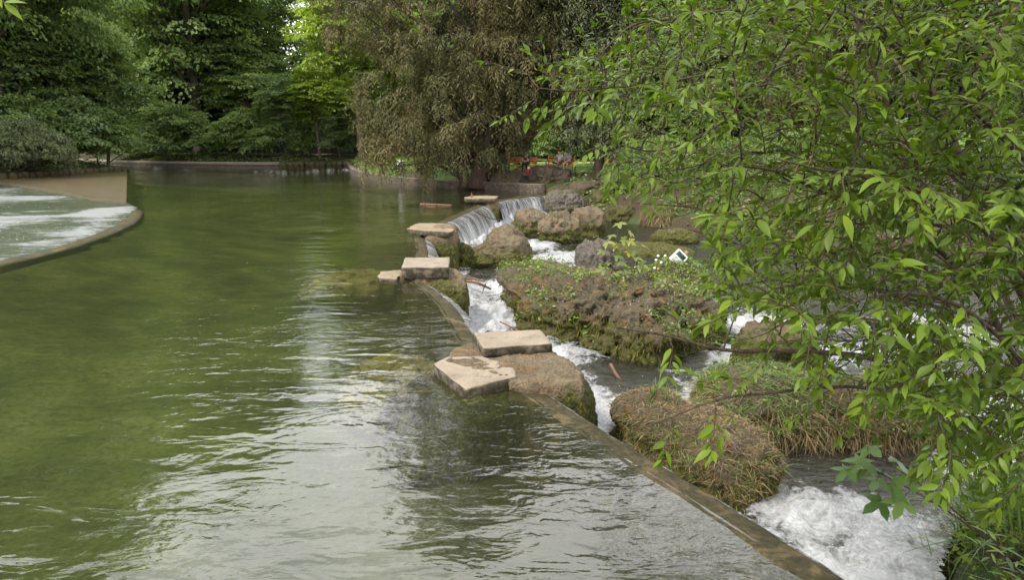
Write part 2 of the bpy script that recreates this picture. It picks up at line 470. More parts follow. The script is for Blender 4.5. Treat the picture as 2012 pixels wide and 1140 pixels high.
gx, gy = axis(-900, 900, -48, 16, 0.33), axis(-300, 1200, 0, 82, 0.33)
GX, GY = np.meshgrid(gx, gy)
GZ = terrain_z(GX, GY)
nx, ny = len(gx), len(gy)
idx = (np.arange(ny - 1)[:, None] * nx + np.arange(nx - 1)[None]).ravel()
GF = np.stack([idx, idx + 1, idx + nx + 1, idx + nx], -1)
P3 = np.stack([GX, GY, 0 * GX], -1)
lawn = sstep(GY, 45.2, 46.0) * sstep(GX, -7, -4) * sstep(70 - GY, 0, 4) * sstep(26 - GX, 0, 5)
lawn = np.maximum(lawn, sstep(GY, 81, 83) * sstep(GX, -24.5, -23.5) * sstep(-15 - GX, 0, 2) * sstep(108 - GY, 0, 3))
lawn = np.maximum(lawn, 0.75 * sstep(GX, -13, -11) * sstep(GY, 50, 53) * sstep(-4 - GX, 0, 2))

k = NT('ground_soil')
P = k.pos(); n1 = k.noise(0.9, 6, P); n2 = k.noise(11, 6, P, 0.65); n3 = k.noise(55, 4, P, 0.7)
soil = k.ramp(n2, [(0.3, (0.018, 0.013, 0.008)), (0.55, (0.045, 0.032, 0.020)), (0.75, (0.085, 0.058, 0.036))])
soil = k.mix(k.ramp(n3, [(0.60, 0.0), (0.68, 0.8)]), soil, (0.17, 0.11, 0.065))
herb = k.ramp(n3, [(0.3, (0.018, 0.035, 0.010)), (0.7, (0.055, 0.095, 0.022))])
soil = k.mix(k.ramp(n1, [(0.48, 0.0), (0.6, 0.85)]), soil, herb)
gr = k.ramp(k.noise(30, 5, P, 0.65), [(0.3, (0.045, 0.10, 0.012)), (0.7, (0.10, 0.185, 0.028))])
col = k.mix(k.attr('lawn'), soil, gr)
bedm = k.ramp(k.math('ADD', k.math('MULTIPLY', n1, 0.7), k.math('MULTIPLY', k.noise(0.28, 4, P), 0.6)),
              [(0.42, (0.036, 0.048, 0.020)), (0.62, (0.105, 0.125, 0.056)), (0.8, (0.20, 0.205, 0.10))])
bedm = k.mix(k.attr('weed_and_reflection'), bedm, k.ramp(n2, [(0.3, (0.008, 0.009, 0.003)), (0.7, (0.035, 0.034, 0.012))]))  # dark weed, plus dark reflections painted into the bed by weir and river
bedm = k.mix(k.ramp(n2, [(0.35, 0.7), (0.55, 0.0)]), bedm, (0.045, 0.052, 0.014))
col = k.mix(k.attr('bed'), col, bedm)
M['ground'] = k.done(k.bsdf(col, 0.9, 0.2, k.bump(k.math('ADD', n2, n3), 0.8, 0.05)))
me = mesh('ground', np.stack([GX, GY, GZ], -1).reshape(-1, 3), GF, M['ground'], attrs={'lawn': lawn.ravel(), 'bed': ((sdist(GX, GY, POOL) < .3) | (sdist(GX, GY, CHANNEL) < .3) | (sdist(GX, GY, RIVER) < -.05) | in_poly(GX, GY, CREST_L + CREST_L_IN[::-1])).ravel().astype(float), 'weed_and_reflection': np.maximum(0.92 * np.exp(-(seg_dist(GX, GY, WEIR_DN) / 2.6) ** 2), sstep(-sdist(GX, GY, RIVER), -.1, .2)).ravel()})
tag(link('ground', me), 'brown soil banks, mown lawn and olive pool bed', kind='structure')

def strip(name, left, right, z0, mat, label, tess=6):
    A, B = smooth_path(left, tess), smooth_path(right, tess)
    n = len(A); nv = 5
    V = np.array([[*(A[i] * (1 - t) + B[i] * t), 0] for i in range(n) for t in np.linspace(0, 1, nv)])
    V[:, 2] = terrain_z(V[:, 0], V[:, 1]) + z0
    i = (np.arange(n - 1)[:, None] * nv + np.arange(nv - 1)[None]).ravel()
    me = mesh(name, V, np.stack([i, i + nv, i + nv + 1, i + 1], -1), mat)
    return tag(link(name, me), label, kind='structure')

k = NT('path_gravel')
P = k.pos(); n1 = k.noise(3, 5, P); n2 = k.noise(60, 4, P, 0.7)
M['path'] = k.done(k.bsdf(k.mix(k.ramp(n2, [(0.35, 0.6), (0.5, 0.0)]), k.mix(n1, (0.22, 0.155, 0.115), (0.32, 0.24, 0.19)), (0.16, 0.11, 0.085)), 0.95, 0.2, k.bump(n2, 0.5, 0.02)))
strip('path', [(-3, 45.6), (3, 45.4), (10, 44.6), (20, 43), (34, 42)], [(-3, 43.8), (3, 43.2), (10, 42.4), (20, 41), (34, 40)], 0.035, M['path'], 'pinkish gravel path under the benches')
strip('path', [(-6, 61), (4, 60.6), (14, 59.5), (30, 56)], [(-6, 58), (4, 57.6), (14, 56.5), (30, 53)], 0.04, M['path'], 'pinkish gravel path beyond the lawn')
strip('path', [(-24.5, 88.2), (-18, 88.4), (-13, 89)], [(-24.5, 86.8), (-18, 87), (-13, 87.6)], 0.05, M['path'], 'pale path crossing the small clearing at the far bank')

# ------------------------------------------------------------------ water
k = NT('pool_water')
P = k.pos()
va = k.mapping(P, (1.0, 2.1, 1.0), (0, 0, R(22)))
vb = k.mapping(P, (1.0, 1.7, 1.0), (0, 0, R(-24)))
w0 = k.noise(0.42, 3, k.mapping(P, (0.8, 2.6, 1.0), (0, 0, R(6))), 0.6, 0.4); w1 = k.noise(0.95, 3, va, 0.5, 0.7); w2 = k.noise(3.2, 3, vb, 0.5, 0.8); w3 = k.noise(11, 2, vb, 0.5, 0.5)
patch = k.ramp(k.noise(0.23, 2, P), [(0.40, 0.08), (0.62, 1.0)])
h = k.math('ADD', k.math('ADD', k.math('MULTIPLY', w1, 0.62), k.math('MULTIPLY', w0, 0.6)), k.math('MULTIPLY', k.math('ADD', k.math('MULTIPLY', w2, 0.36), k.math('MULTIPLY', w3, 0.07)), patch))
nrm = k.bump(h, 0.38, 0.10)
murk = k.n('BsdfDiffuse', 0, Color=(0.090, 0.096, 0.050))
clear = k.n('BsdfTransparent', 0, Color=(0.72, 0.77, 0.55))
body = k.n('MixShader', 0, i0=0.10, i1=clear, i2=murk)
gl = k.n('BsdfGlossy', 0, Color=(1, 1, 1), Roughness=0.0, Normal=nrm)
fr = k.n('Fresnel', 0, IOR=1.53, Normal=nrm)
M['pool'] = k.done(k.n('MixShader', 0, i0=fr, i1=body, i2=gl))
V = np.array([[x, y, 0.0] for x, y in POOL])
bm = bmesh.new(); f = bm.faces.new([bm.verts.new(v) for v in V]); bmesh.ops.triangulate(bm, faces=[f])
bm.normal_update()
for f in bm.faces:
    if f.normal.z < 0: f.normal_flip()
me = bpy.data.meshes.new('water'); bm.to_mesh(me); bm.free(); me.materials.append(M['pool'])
tag(link('water', me), 'calm olive green pool reflecting trees and cloud', kind='structure')

def water_grid(x0, x1, y0, y1, step, poly, zfun, ffun, name, mat, label, grow=0.0, pad=0.12):
    xs = np.arange(x0, x1 + step, step); ys = [y0]
    while ys[-1] < y1: ys.append(ys[-1] + step * (1 + grow * max(ys[-1] - y0, 0)))
    ys = np.array(ys)
    X, Y = np.meshgrid(xs, ys); ins = sdist(X, Y, poly) < pad
    Z = zfun(X, Y); Fm = ffun(X, Y)
    nx, ny = len(xs), len(ys)
    i = (np.arange(ny - 1)[:, None] * nx + np.arange(nx - 1)[None]).ravel()
    q = np.stack([i, i + 1, i + nx + 1, i + nx], -1)
    q = q[ins.ravel()[q].all(1)]
    used, inv = np.unique(q, return_inverse=True)
    V = np.stack([X, Y, Z], -1).reshape(-1, 3)[used]
    me = mesh(name, V, inv.reshape(-1, 4), mat, attrs={'foam': Fm.ravel()[used]})
    return tag(link(name, me), label, kind='structure')

def near_pts(X, Y, pts):
    f = np.zeros(X.shape)
    for x, y, r, a in pts: f = np.maximum(f, a * np.exp(-((X - x) ** 2 + (Y - y) ** 2) / (r * r)))
    return f

FOAM_SPOTS = [(0.0, 13.5, 1.6, 1.1), (0.6, 11.0, 1.3, 1.1), (-0.5, 16.0, 1.5, 1.1), (0.2, 19.5, 1.6, 1.0), (1.6, 20.5, 1.7, 0.95), (2.6, 22.0, 1.5, 0.9), (2.2, 25.0, 2.0, 0.95),
              (0.8, 27.5, 1.6, 1.0), (0.4, 33, 1.8, 1.0), (1.35, 9.0, 1.0, 1.15), (1.9, 8.2, 0.9, 1.1), (1.5, 10.2, 0.7, 1.0),
              (3.6, 10.7, 1.0, 1.3), (4.5, 10.8, 1.0, 1.2), (2.9, 10.2, .6, 1.1), (1.9, 10.5, .6, .9), (0.9, 15.0, 1.6, .8), (0.3, 17.5, 1.5, 1.0), (3.2, 26.0, 1.5, .8), (1.45, 9.4, 0.7, 1.35), (1.25, 10.0, .7, 1.3), (5.2, 13.0, 1.2, 0.9), (5.9, 15.6, 1.4, 0.95), (5.0, 18.2, 1.0, 0.8), (6.9, 13.4, 1.2, 0.75),
              (3.3, 5.9, 1.2, 1.1), (3.5, 7.2, 0.8, 0.9), (4.2, 7.2, 0.8, 0.7), (3.2, 5.0, 1.0, 1.2), (6.4, 9.2, 1.5, 0.8), (8.2, 11, 1.6, 0.6), (9.5, 15, 2.0, 0.6), (3.3, 4.6, 1.0, 1.1)]
FOAM_DARK = [(2.2, 11.6, 0.55, 1.0), (4.2, 21.5, 1.4, 0.9), (6.2, 21, 2.2, 0.9), (8, 18.5, 2.0, 0.6), (4.6, 8.55, 0.6, 0.8), (5.0, 26.5, 2.5, 1.0), (6.0, 30, 3, 1.0)]

def foam_fun(X, Y):
    P = np.stack([X, Y, 0 * X], -1)
    d = seg_dist(X, Y, WEIR_DN)
    f = 1.2 * np.exp(-(d / 1.35) ** 2)
    f = np.maximum(f, near_pts(X, Y, FOAM_SPOTS)) - 0.95 * near_pts(X, Y, FOAM_DARK)
    return np.clip(f + 0.30 * fbm(P, 0.9, 3, 5) + 0.16 * fbm(P, 3.1, 4, 6), 0, 1.3)

def river_z(X, Y):
    P = np.stack([X, Y, 0 * X], -1)
    f = np.clip(foam_fun(X, Y), 0, 1)
    spl = np.exp(-(np.minimum(np.minimum(seg_dist(X, Y, offset(S4, -.75)), seg_dist(X, Y, offset(S5, -.5))), np.minimum(seg_dist(X, Y, offset(S3, -.5)), seg_dist(X, Y, offset(S2, -.45)))) / 0.28) ** 2) * (0.22 + 0.25 * fbm(P, 4.0, 3, 27))
    bil = 1 - 2.2 * np.abs(fbm(P, 1.15, 3, 21))
    return Z_RIVER + spl + 0.05 * fbm(P, 0.8, 3, 31) + 0.015 * fbm(P, 4.5, 2, 33) + f * (0.13 * bil + 0.16 * (1 - 2 * np.abs(fbm(P, 2.6, 3, 23))) + 0.05 * fbm(P, 8.5, 3, 25) - .12)

k = NT('river_water')
P = k.pos(); foam = k.attr('foam')
n1 = k.noise(5.5, 6, P, 0.65, 0.8); n2 = k.noise(24, 5, P, 0.7, 0.4); n0 = k.noise(1.8, 4, P, 0.6, 1.2)
mask = k.math('ADD', k.math('MULTIPLY', foam, 1.0), k.math('ADD', k.math('MULTIPLY', k.math('SUBTRACT', n1, 0.5), 1.0), k.math('ADD', k.math('MULTIPLY', k.math('SUBTRACT', n0, 0.5), 1.5), k.math('MULTIPLY', k.math('SUBTRACT', n2, 0.5), 0.5))))
mask = k.ramp(mask, [(0.35, 0.0), (0.54, 0.50), (0.88, 1.0)])
hb = k.math('ADD', k.math('MULTIPLY', n1, 0.6), k.math('MULTIPLY', n2, 0.3))
fw = k.n('BsdfPrincipled', 0, Base_Color=k.ramp(n2, [(0.3, (0.17, 0.174, 0.175)), (0.65, (0.30, 0.304, 0.306))]), Roughness=0.55, Specular_IOR_Level=0.4, Normal=k.bump(hb, 0.35, 0.05))
vr = k.mapping(P, (1.0, 2.0, 1.0), (0, 0, R(15)))
wn1 = k.bump(k.math('ADD', k.noise(3.5, 4, vr, 0.6, 0.6), k.math('MULTIPLY', n2, 0.25)), 0.9, 0.10)
bod = k.n('MixShader', 0, i0=0.4, i1=k.n('BsdfTransparent', 0, Color=(0.5, 0.5, 0.36)), i2=k.n('BsdfDiffuse', 0, Color=(0.024, 0.024, 0.011)))
wat = k.n('MixShader', 0, i0=k.n('Fresnel', 0, IOR=1.5, Normal=wn1), i1=bod, i2=k.n('BsdfGlossy', 0, Color=(1, 1, 1), Roughness=0.06, Normal=wn1))
M['river'] = k.done(k.n('MixShader', 0, i0=mask, i1=wat, i2=fw))
water_grid(-3.4, 42, 2.2, 40, 0.075, RIVER, river_z, foam_fun, 'river', M['river'], 'white foaming lower river below the weir', 0.03)

def chan_foam(X, Y):
    P = np.stack([X, Y, 0 * X], -1)
    d = seg_dist(X, Y, CREST_L_IN)
    f = 0.38 * np.exp(-((d - 1.0) / 1.1) ** 2) + near_pts(X, Y, [(-18.6, 30.0, 1.8, 0.55), (-21.0, 28.0, 2.6, 0.5), (-25, 26, 4, 0.4), (-28, 38, 4, 0.38), (-33, 42, 5, 0.38)])
    q = P * np.array([0.35, 1.0, 1.0])
    return np.clip(f + 0.42 * fbm(q, 1.3, 4, 41), 0, 1.2)

def chan_z(X, Y):
    P = np.stack([X, Y, 0 * X], -1)
    g = seg_dist(X, Y, [APRON_DN[-1], CREST_L_IN[0]])
    return Z_CHAN * sstep(g, 0.1, 3.0) - 0.004 + 0.05 * fbm(P * np.array([0.5, 1, 1]), 1.4, 3, 43) * sstep(g, 0.5, 3)

k = NT('channel_water')
P = k.pos(); foam = k.attr('foam')
vv = k.mapping(P, (0.5, 1.9, 1.0), (0, 0, R(-14)))
n1 = k.noise(2.2, 8, vv, 0.78, 0.6); n2 = k.noise(9, 5, vv, 0.7, 0.3)
mask = k.ramp(k.math('ADD', k.math('MULTIPLY', foam, 0.55), k.math('ADD', k.math('MULTIPLY', n1, 0.9), k.math('MULTIPLY', n2, 0.55))), [(0.88, 0.0), (1.06, 0.8)])
wn2 = k.bump(k.math('ADD', n1, k.math('MULTIPLY', n2, 0.5)), 0.9, 0.12)
bod = k.n('MixShader', 0, i0=0.6, i1=k.n('BsdfTransparent', 0, Color=(0.5, 0.55, 0.35)), i2=k.n('BsdfDiffuse', 0, Color=(0.038, 0.052, 0.02)))
wat = k.n('MixShader', 0, i0=k.n('Fresnel', 0, IOR=1.45, Normal=wn2), i1=bod, i2=k.n('BsdfGlossy', 0, Color=(1, 1, 1), Roughness=0.06, Normal=wn2))
fw = k.bsdf((0.22, 0.228, 0.23), 0.6, 0.3, wn2)
M['channel'] = k.done(k.n('MixShader', 0, i0=mask, i1=wat, i2=fw))
water_grid(-60, -12, 4, 50, 0.22, CHANNEL, chan_z, chan_foam, 'rapids', M['channel'], 'streaked side channel rapids left of the pool', pad=0.35)

# shallow apron and curved crest of the side channel, both just under water
k = NT('apron_concrete')
P = k.pos(); n1 = k.noise(0.8, 5, P); n2 = k.noise(9, 5, k.mapping(P, (0.5, 1.6, 1)), 0.65)
n5 = k.noise(3.0, 6, k.mapping(P, (0.25, 1.2, 1), (0, 0, R(-40))), 0.7, 0.5)
M['apron'] = k.done(k.bsdf(k.mix(k.ramp(k.math('ADD', k.math('MULTIPLY', n2, .4), k.math('MULTIPLY', n5, .6)), [(0.40, 0.85), (0.58, 0.0)]), k.mix(n1, (0.085, 0.062, 0.024), (0.135, 0.100, 0.042)), (0.028, 0.022, 0.009)), 0.22, 0.55, k.bump(k.math('ADD', n2, n5), 1.0, 0.12)))
AP = APRON_DN + lv([(250, 335)]) + [(-37.6, 61), (-38.4, 56), (-39.8, 52.5), (-47, 50.2), (-47, 49.3)]
def prism(name, poly, z0, z1, mat, parent=None, bev=0.0):
    n = len(poly)
    V = [[x, y, z1] for x, y in poly] + [[x, y, z0] for x, y in poly]
    me = bpy.data.meshes.new(name)
    me.from_pydata(V, [], [list(range(n)), list(range(2 * n - 1, n - 1, -1))] + [[i, i + n, (i + 1) % n + n, (i + 1) % n] for i in range(n)])
    bm = bmesh.new(); bm.from_mesh(me); bmesh.ops.recalc_face_normals(bm, faces=bm.faces[:])
    if bev: bmesh.ops.bevel(bm, geom=bm.edges[:], offset=bev, segments=2, affect='EDGES')
    bm.to_mesh(me); bm.free(); me.materials.append(mat)
    return link(name, me, parent)
tag(prism('apron', AP, -1.3, 0.012, M['apron']), 'brown shallow concrete apron under the left bank', kind='structure')
CA, CB = smooth_path(CREST_L, 6), smooth_path(CREST_L_IN, 6)
V = []; n = len(CA)
for (ax, ay), (bx, by) in zip(CA, CB):
    V += [[ax - (ax - bx) * .3, ay - (ay - by) * .3, -1.2], [ax, ay, -0.035], [bx, by, -0.02], [bx, by, -1.2]]
F = np.array([[4 * i + j, 4 * i + 4 + j, 4 * i + 5 + j, 4 * i + 1 + j] for i in range(n - 1) for j in range(3)] )
o = link('side_weir', mesh('side_weir', V, [F, np.array([[0, 1, 2, 3]])], M['apron'], smooth=False)); side_weir = o
tag(o, 'long curved brown weir crest beside the rapids, just awash', 'weir')

# ------------------------------------------------------------------ the zigzag weir, its falls, bank walls
k = NT('weir_concrete')
P = k.pos(); n1 = k.noise(1.6, 6, P, 0.6); n2 = k.noise(13, 6, P, 0.68); n4 = k.noise(2.4, 6, P, 0.66, 0.8)
c = k.ramp(n1, [(0.35, (0.040, 0.029, 0.012)), (0.65, (0.098, 0.074, 0.034))])
c = k.mix(k.ramp(n4, [(0.40, 0.0), (0.48, 0.95)]), c, k.ramp(n2, [(0.3, (0.008, 0.010, 0.004)), (0.65, (0.045, 0.038, 0.012))]))
c = k.mix(k.ramp(n2, [(0.58, 0.0), (0.70, 0.4)]), c, (0.16, 0.09, 0.03))
M['weir'] = k.done(k.n('BsdfPrincipled', 0, Base_Color=c, Roughness=0.65, Specular_IOR_Level=0.2, Normal=k.bump(n2, 1.0, 0.06)))

side_weir.data.materials[0] = M['weir']
PROFILE = [(0.03, -1.7), (0.0, -0.10), (0.035, -0.055), (0.10, -0.03), (0.36, 0.004), (0.41, -0.02), (0.44, -1.5)]
def weir(path, label, ext=0.0):
    C = smooth_path(path, 8)
    offs = [offset(C, d) for d, z in PROFILE]
    m = len(PROFILE)
    V = np.array([[*offs[j][i], PROFILE[j][1]] for i in range(len(C)) for j in range(m)])
    V[:, 2] += 0.012 * fbm(V, 1.5, 3, 51) * (V[:, 2] > -0.5)
    V[:, :2] += 0.028 * fbm(V, 3.4, 4, 52)[:, None] * (V[:, 2:3] > -0.5)
    i = (np.arange(len(C) - 1)[:, None] * m + np.arange(m - 1)[None]).ravel()
    F = [np.stack([i, i + m, i + m + 1, i + 1], -1)]
    return tag(link('weir_wall', mesh('weir_wall', V, F, M['weir'])), label, 'weir', 'sections of the zigzag weir')

weir(S1, 'long straight mossy weir crest in front of the camera, below the big stone platform')
weir(S2, 'curved weir crest between the big platform and the single pale cap slab')
weir(S3, 'short brown weir crest behind the single pale cap slab')
weir(S4, 'dark brown weir crest above the broad waterfall curtain facing the pool')
weir(S5, 'farthest weir crest meeting the grassy boulder at the bank wall')

k = NT('falling_water')
uv = k.n('UVMap', 0)
u = k.sep(uv, 0); v = k.sep(uv, 1)
vs = k.n('CombineXYZ', 0, X=k.math('MULTIPLY', u, 1.0), Y=k.math('MULTIPLY', v, 0.10), Z=0.0)
n1 = k.noise(9, 4, vs, 0.6, 0.25); n2 = k.noise(34, 3, vs, 0.6, 0.1); n3 = k.noise(2.2, 2, vs)
st = k.math('ADD', k.math('MULTIPLY', n1, 0.55), k.math('ADD', k.math('MULTIPLY', n2, 0.45), k.math('MULTIPLY', n3, 0.25)))
spk = k.noise(60, 3, k.n('CombineXYZ', 0, X=u, Y=k.math('MULTIPLY', v, 0.5), Z=0.0), 0.7)
st = k.math('ADD', st, k.math('ADD', k.math('MULTIPLY', k.math('SUBTRACT', spk, 0.5), 0.5), k.math('MULTIPLY', k.math('POWER', v, 2.0), 0.22)))
fac = k.ramp(st, [(0.58, 0.03), (0.70, 0.45), (0.86, 1.0)])
hb = k.bump(k.math('ADD', n1, k.math('MULTIPLY', n2, 0.5)), 0.8, 0.05)
clr = k.n('MixShader', 0, i0=k.n('Fresnel', 0, IOR=1.5, Normal=hb), i1=k.n('BsdfTransparent', 0, Color=(0.62, 0.60, 0.46)), i2=k.n('BsdfGlossy', 0, Color=(1, 1, 1), Roughness=0.08, Normal=hb))
wh = k.bsdf((0.45, 0.455, 0.46), 0.4, 0.5, hb)
M['fall'] = k.done(k.n('MixShader', 0, i0=fac, i1=clr, i2=wh))

def fall(path, label, out=0.5, drop=1.2, seed=0, top=-0.045, v_end=1.0):
    C = smooth_path(path, 30); T = np.linalg.norm(np.diff(C, axis=0), axis=1); s = np.concatenate([[0], np.cumsum(T)])
    nu, nv = max(int(s[-1] * 16), 12), 16
    su = np.linspace(0, s[-1], nu)
    C = np.stack([np.interp(su, s, C[:, 0]), np.interp(su, s, C[:, 1])], 1)
    N = -unit(offset(C, 1.0) - C)
    V, UV = [], []
    for i in range(nu):
        for v in np.linspace(0, 1, nv):
            o = -0.09 + 0.10 * min(v * 8, 1) + out * v ** 0.62
            q = np.array([su[i] * 5, v * 0.6, seed])
            V.append([*(C[i] + N[i] * o), top - 0.02 * min(v * 8, 1) - drop * v ** 1.45]); UV.append([su[i], v])
    V, UV = np.array(V), np.array(UV)
    d = fbm(np.stack([UV[:, 0] * 4.5, UV[:, 1] * 0.5, 0 * UV[:, 0] + seed], 1), 1.0, 3, 61 + seed)
    V[:, :2] += np.repeat(N, nv, 0) * (0.07 * d * UV[:, 1] ** 0.5)[:, None]
    i = (np.arange(nu - 1)[:, None] * nv + np.arange(nv - 1)[None]).ravel()
    me = mesh('waterfall', V, np.stack([i, i + 1, i + nv + 1, i + nv], -1), M['fall'], uv=UV)
    return tag(link('waterfall', me), label, kind='structure')

fall(S1, 'thin film of water over the nearest weir crest', 0.22, 1.15, 1)
fall(S2, 'smooth sheet of water curving over the crest beyond the platform', 0.42, 1.15, 2)
fall(S3, 'short waterfall behind the pale cap slab', 0.5, 1.2, 3)
fall(S4, 'broad streaked waterfall curtain between the two far piers', 0.75, 1.2, 4)
fall(S5, 'farthest waterfall curtain beside the boulder', 0.5, 1.15, 5)

def wall_along(path, width, z0, z1, mat, parent, name='wall', bev=True, seed=0):
    C = smooth_path(path, 6)
    prof = [(0, z0), (0, z1 - 0.03), (0.03, z1), (width - 0.03, z1), (width, z1 - 0.03), (width, z0)]
    offs = [offset(C, -d) for d, z in prof]; m = len(prof)
    V = np.array([[*offs[j][i], prof[j][1]] for i in range(len(C)) for j in range(m)])
    V += 0.012 * np.stack([fbm(V, 1.3, 3, 71 + q + seed) for q in range(3)], 1)
    i = (np.arange(len(C) - 1)[:, None] * m + np.arange(m - 1)[None]).ravel()
    e0 = np.array([[0, 1, 2, 3]]); e1 = np.array([[3, 4, 5, 0]]); b = (len(C) - 1) * m
    F = [np.stack([i, i + m, i + m + 1, i + 1], -1), e0, e1, e0[:, ::-1] + b, e1[:, ::-1] + b]
    return link(name, mesh(name, V, F, mat, smooth=False), parent)

def loose_wall(name, path, z0, z1, n, label, group=None, size=0.5, mat=None, seed=5):
    """rubble bank edging: every stone its own part"""
    rng = np.random.default_rng(seed)
    C = smooth_path(path, 12); T = np.linalg.norm(np.diff(C, axis=0), axis=1); s = np.concatenate([[0], np.cumsum(T)])
    root = empty(name, (*C[len(C) // 2], z0))
    tag(root, label, 'bank wall', group)
    protos = []
    for q in range(4):
        V, F = ICO(2)
        V = np.sign(V) * np.abs(V) ** 0.7
        V = V * (1 + 0.22 * fbm(V, 1.3, 3, 80 + q)[:, None])
        protos.append(mesh('stone', V, F, mat or M['rock_bank'], smooth=False))
    pos = []
    courses = max(1, int((z1 - z0) / (size * 0.55)))
    for c in range(courses):
        for i in range(n):
            t = (i + 0.5 * (c % 2) + rng.uniform(-.2, .2)) / n * s[-1]
            pos.append((np.interp(t, s, C[:, 0]), np.interp(t, s, C[:, 1]), z0 + (c + 0.5) * (z1 - z0) / courses))
    for x, y, z in pos:
        o = link('stone', protos[rng.integers(4)], root)
        w = s[-1] / n
        o.location = Vector((x + rng.uniform(-.08, .08), y + rng.uniform(-.08, .08), z)) - root.location
        o.scale = (w * rng.uniform(.5, .66), size * rng.uniform(.45, .6), (z1 - z0) / courses * rng.uniform(.5, .66))
        o.rotation_euler = (rng.uniform(-.15, .15), rng.uniform(-.15, .15), rng.uniform(-.4, .4))
    return root

_ico = {}
def ICO(n):
    if n not in _ico:
        bm = bmesh.new(); bmesh.ops.create_icosphere(bm, subdivisions=n, radius=1.0)
        bm.verts.ensure_lookup_table()
        _ico[n] = (np.array([v.co[:] for v in bm.verts]), np.array([[v.index for v in f.verts] for f in bm.faces]))
        bm.free()
    V, F = _ico[n]
    return V.copy(), F

def rock_shape(lumps, k=0.18, amp=0.12, res=6, seed=0, freq=1.5, facets=5, squash=None):
    """star-shaped boulder: smooth union of rotated super-ellipsoids (ox,oy,oz,rx,ry,rz,rot,pow) + noise"""
    D, F = ICO(res)
    def sdf(P):
        d = None
        for lump in lumps:
            if lump[0] == 'poly':                          # upright block on a ground outline
                _, pl, z0, z1, rd = lump
                a_ = sdist(P[:, 0], P[:, 1], pl) + rd; b_ = np.abs(P[:, 2] - (z0 + z1) / 2) - (z1 - z0) / 2 + rd
                e = np.minimum(np.maximum(a_, b_), 0) + np.hypot(np.maximum(a_, 0), np.maximum(b_, 0)) - rd
                d = e if d is None else -k * np.log(np.exp(np.clip(-d / k, -60, 60)) + np.exp(np.clip(-e / k, -60, 60)))
                continue
            ox, oy, oz, rx, ry, rz, rot, pw = lump
            q = P - np.array([ox, oy, oz]); c, s = math.cos(-rot), math.sin(-rot)
            q = np.stack([q[:, 0] * c - q[:, 1] * s, q[:, 0] * s + q[:, 1] * c, q[:, 2]], 1) / np.array([rx, ry, rz])
            e = ((np.abs(q) ** pw).sum(1) ** (1 / pw) - 1) * min(rx, ry, rz)
            d = e if d is None else -k * np.log(np.exp(np.clip(-d / k, -60, 60)) + np.exp(np.clip(-e / k, -60, 60)))
        return d
    big = max((1.7 if l[0] == 'poly' else abs(l[0]) + abs(l[1]) + max(l[3:6])) for l in lumps) * 1.6
    lo, hi = np.zeros(len(D)), np.zeros(len(D))
    prev = sdf(D * big)
    lo[:] = 0; hi[:] = big
    found = np.zeros(len(D), bool)
    for t in np.linspace(big, 0, 40)[1:]:
        d = sdf(D * t)
        hit = (~found) & (d < 0)
        lo[hit] = t; hi[hit] = t + big / 39
        found |= hit
    for _ in range(12):
        m = (lo + hi) / 2; d = sdf(D * m[:, None])
        lo = np.where(d < 0, m, lo); hi = np.where(d < 0, hi, m)
    V = D * lo[:, None]
    rng = np.random.default_rng(seed)
    for _ in range(facets):                                   # chop a few flat faces
        nrm = unit(rng.normal(size=3) * np.array([1, 1, 0.7])); ext = (V @ nrm).max() * rng.uniform(0.78, 0.92)
        over = V @ nrm - ext
        V = V - np.where(over > 0, over * 0.85, 0)[:, None] * nrm
    W = V + seed * 7.7
    r1 = fbm(W, freq, 4, seed + 100, 0.55)
    rid = 1 - np.abs(fbm(W, freq * 1.6, 4, seed + 110)) * 2
    r3 = fbm(W, freq * 5, 3, seed + 120, 0.6)
    r4 = fbm(W, freq * 14, 2, seed + 130, 0.6)
    r5 = fbm(W, freq * 30, 2, seed + 140, 0.6)
    pit = np.maximum(0, fbm(W, freq * 3.2, 3, seed + 150) - 0.12)
    led = fbm(W * np.array([.5, .5, 3.2]), freq * 1.3, 3, seed + 160)
    V = V + D * (amp * (1.35 * r1 + 0.85 * (rid - 0.6) + 0.5 * led + 0.62 * r3 + 0.30 * r4 + 0.14 * r5 - 1.5 * pit))[:, None]
    return V, F

ROCKS = {}
def boulder(name, label, c, lumps, mat, k=0.18, amp=0.12, res=6, seed=0, freq=1.5, facets=5, cat='rock', group=None, rz=0.0):
    V, F = rock_shape(lumps, k, amp, res, seed, freq, facets)
    me = mesh(name, V, F, M[mat])
    o = link(name, me, loc=c); o.rotation_euler = (0, 0, rz)
    tag(o, label, cat, group)
    c_, s_ = math.cos(rz), math.sin(rz)
    Vw = np.stack([V[:, 0] * c_ - V[:, 1] * s_, V[:, 0] * s_ + V[:, 1] * c_, V[:, 2]], 1) + np.array(c)
    ROCKS[label] = (Vw, F)
    return o

E = lambda ox, oy, oz, rx, ry, rz, rot=0.0, pw=2.6: (ox, oy, oz, rx, ry, rz, rot, pw)

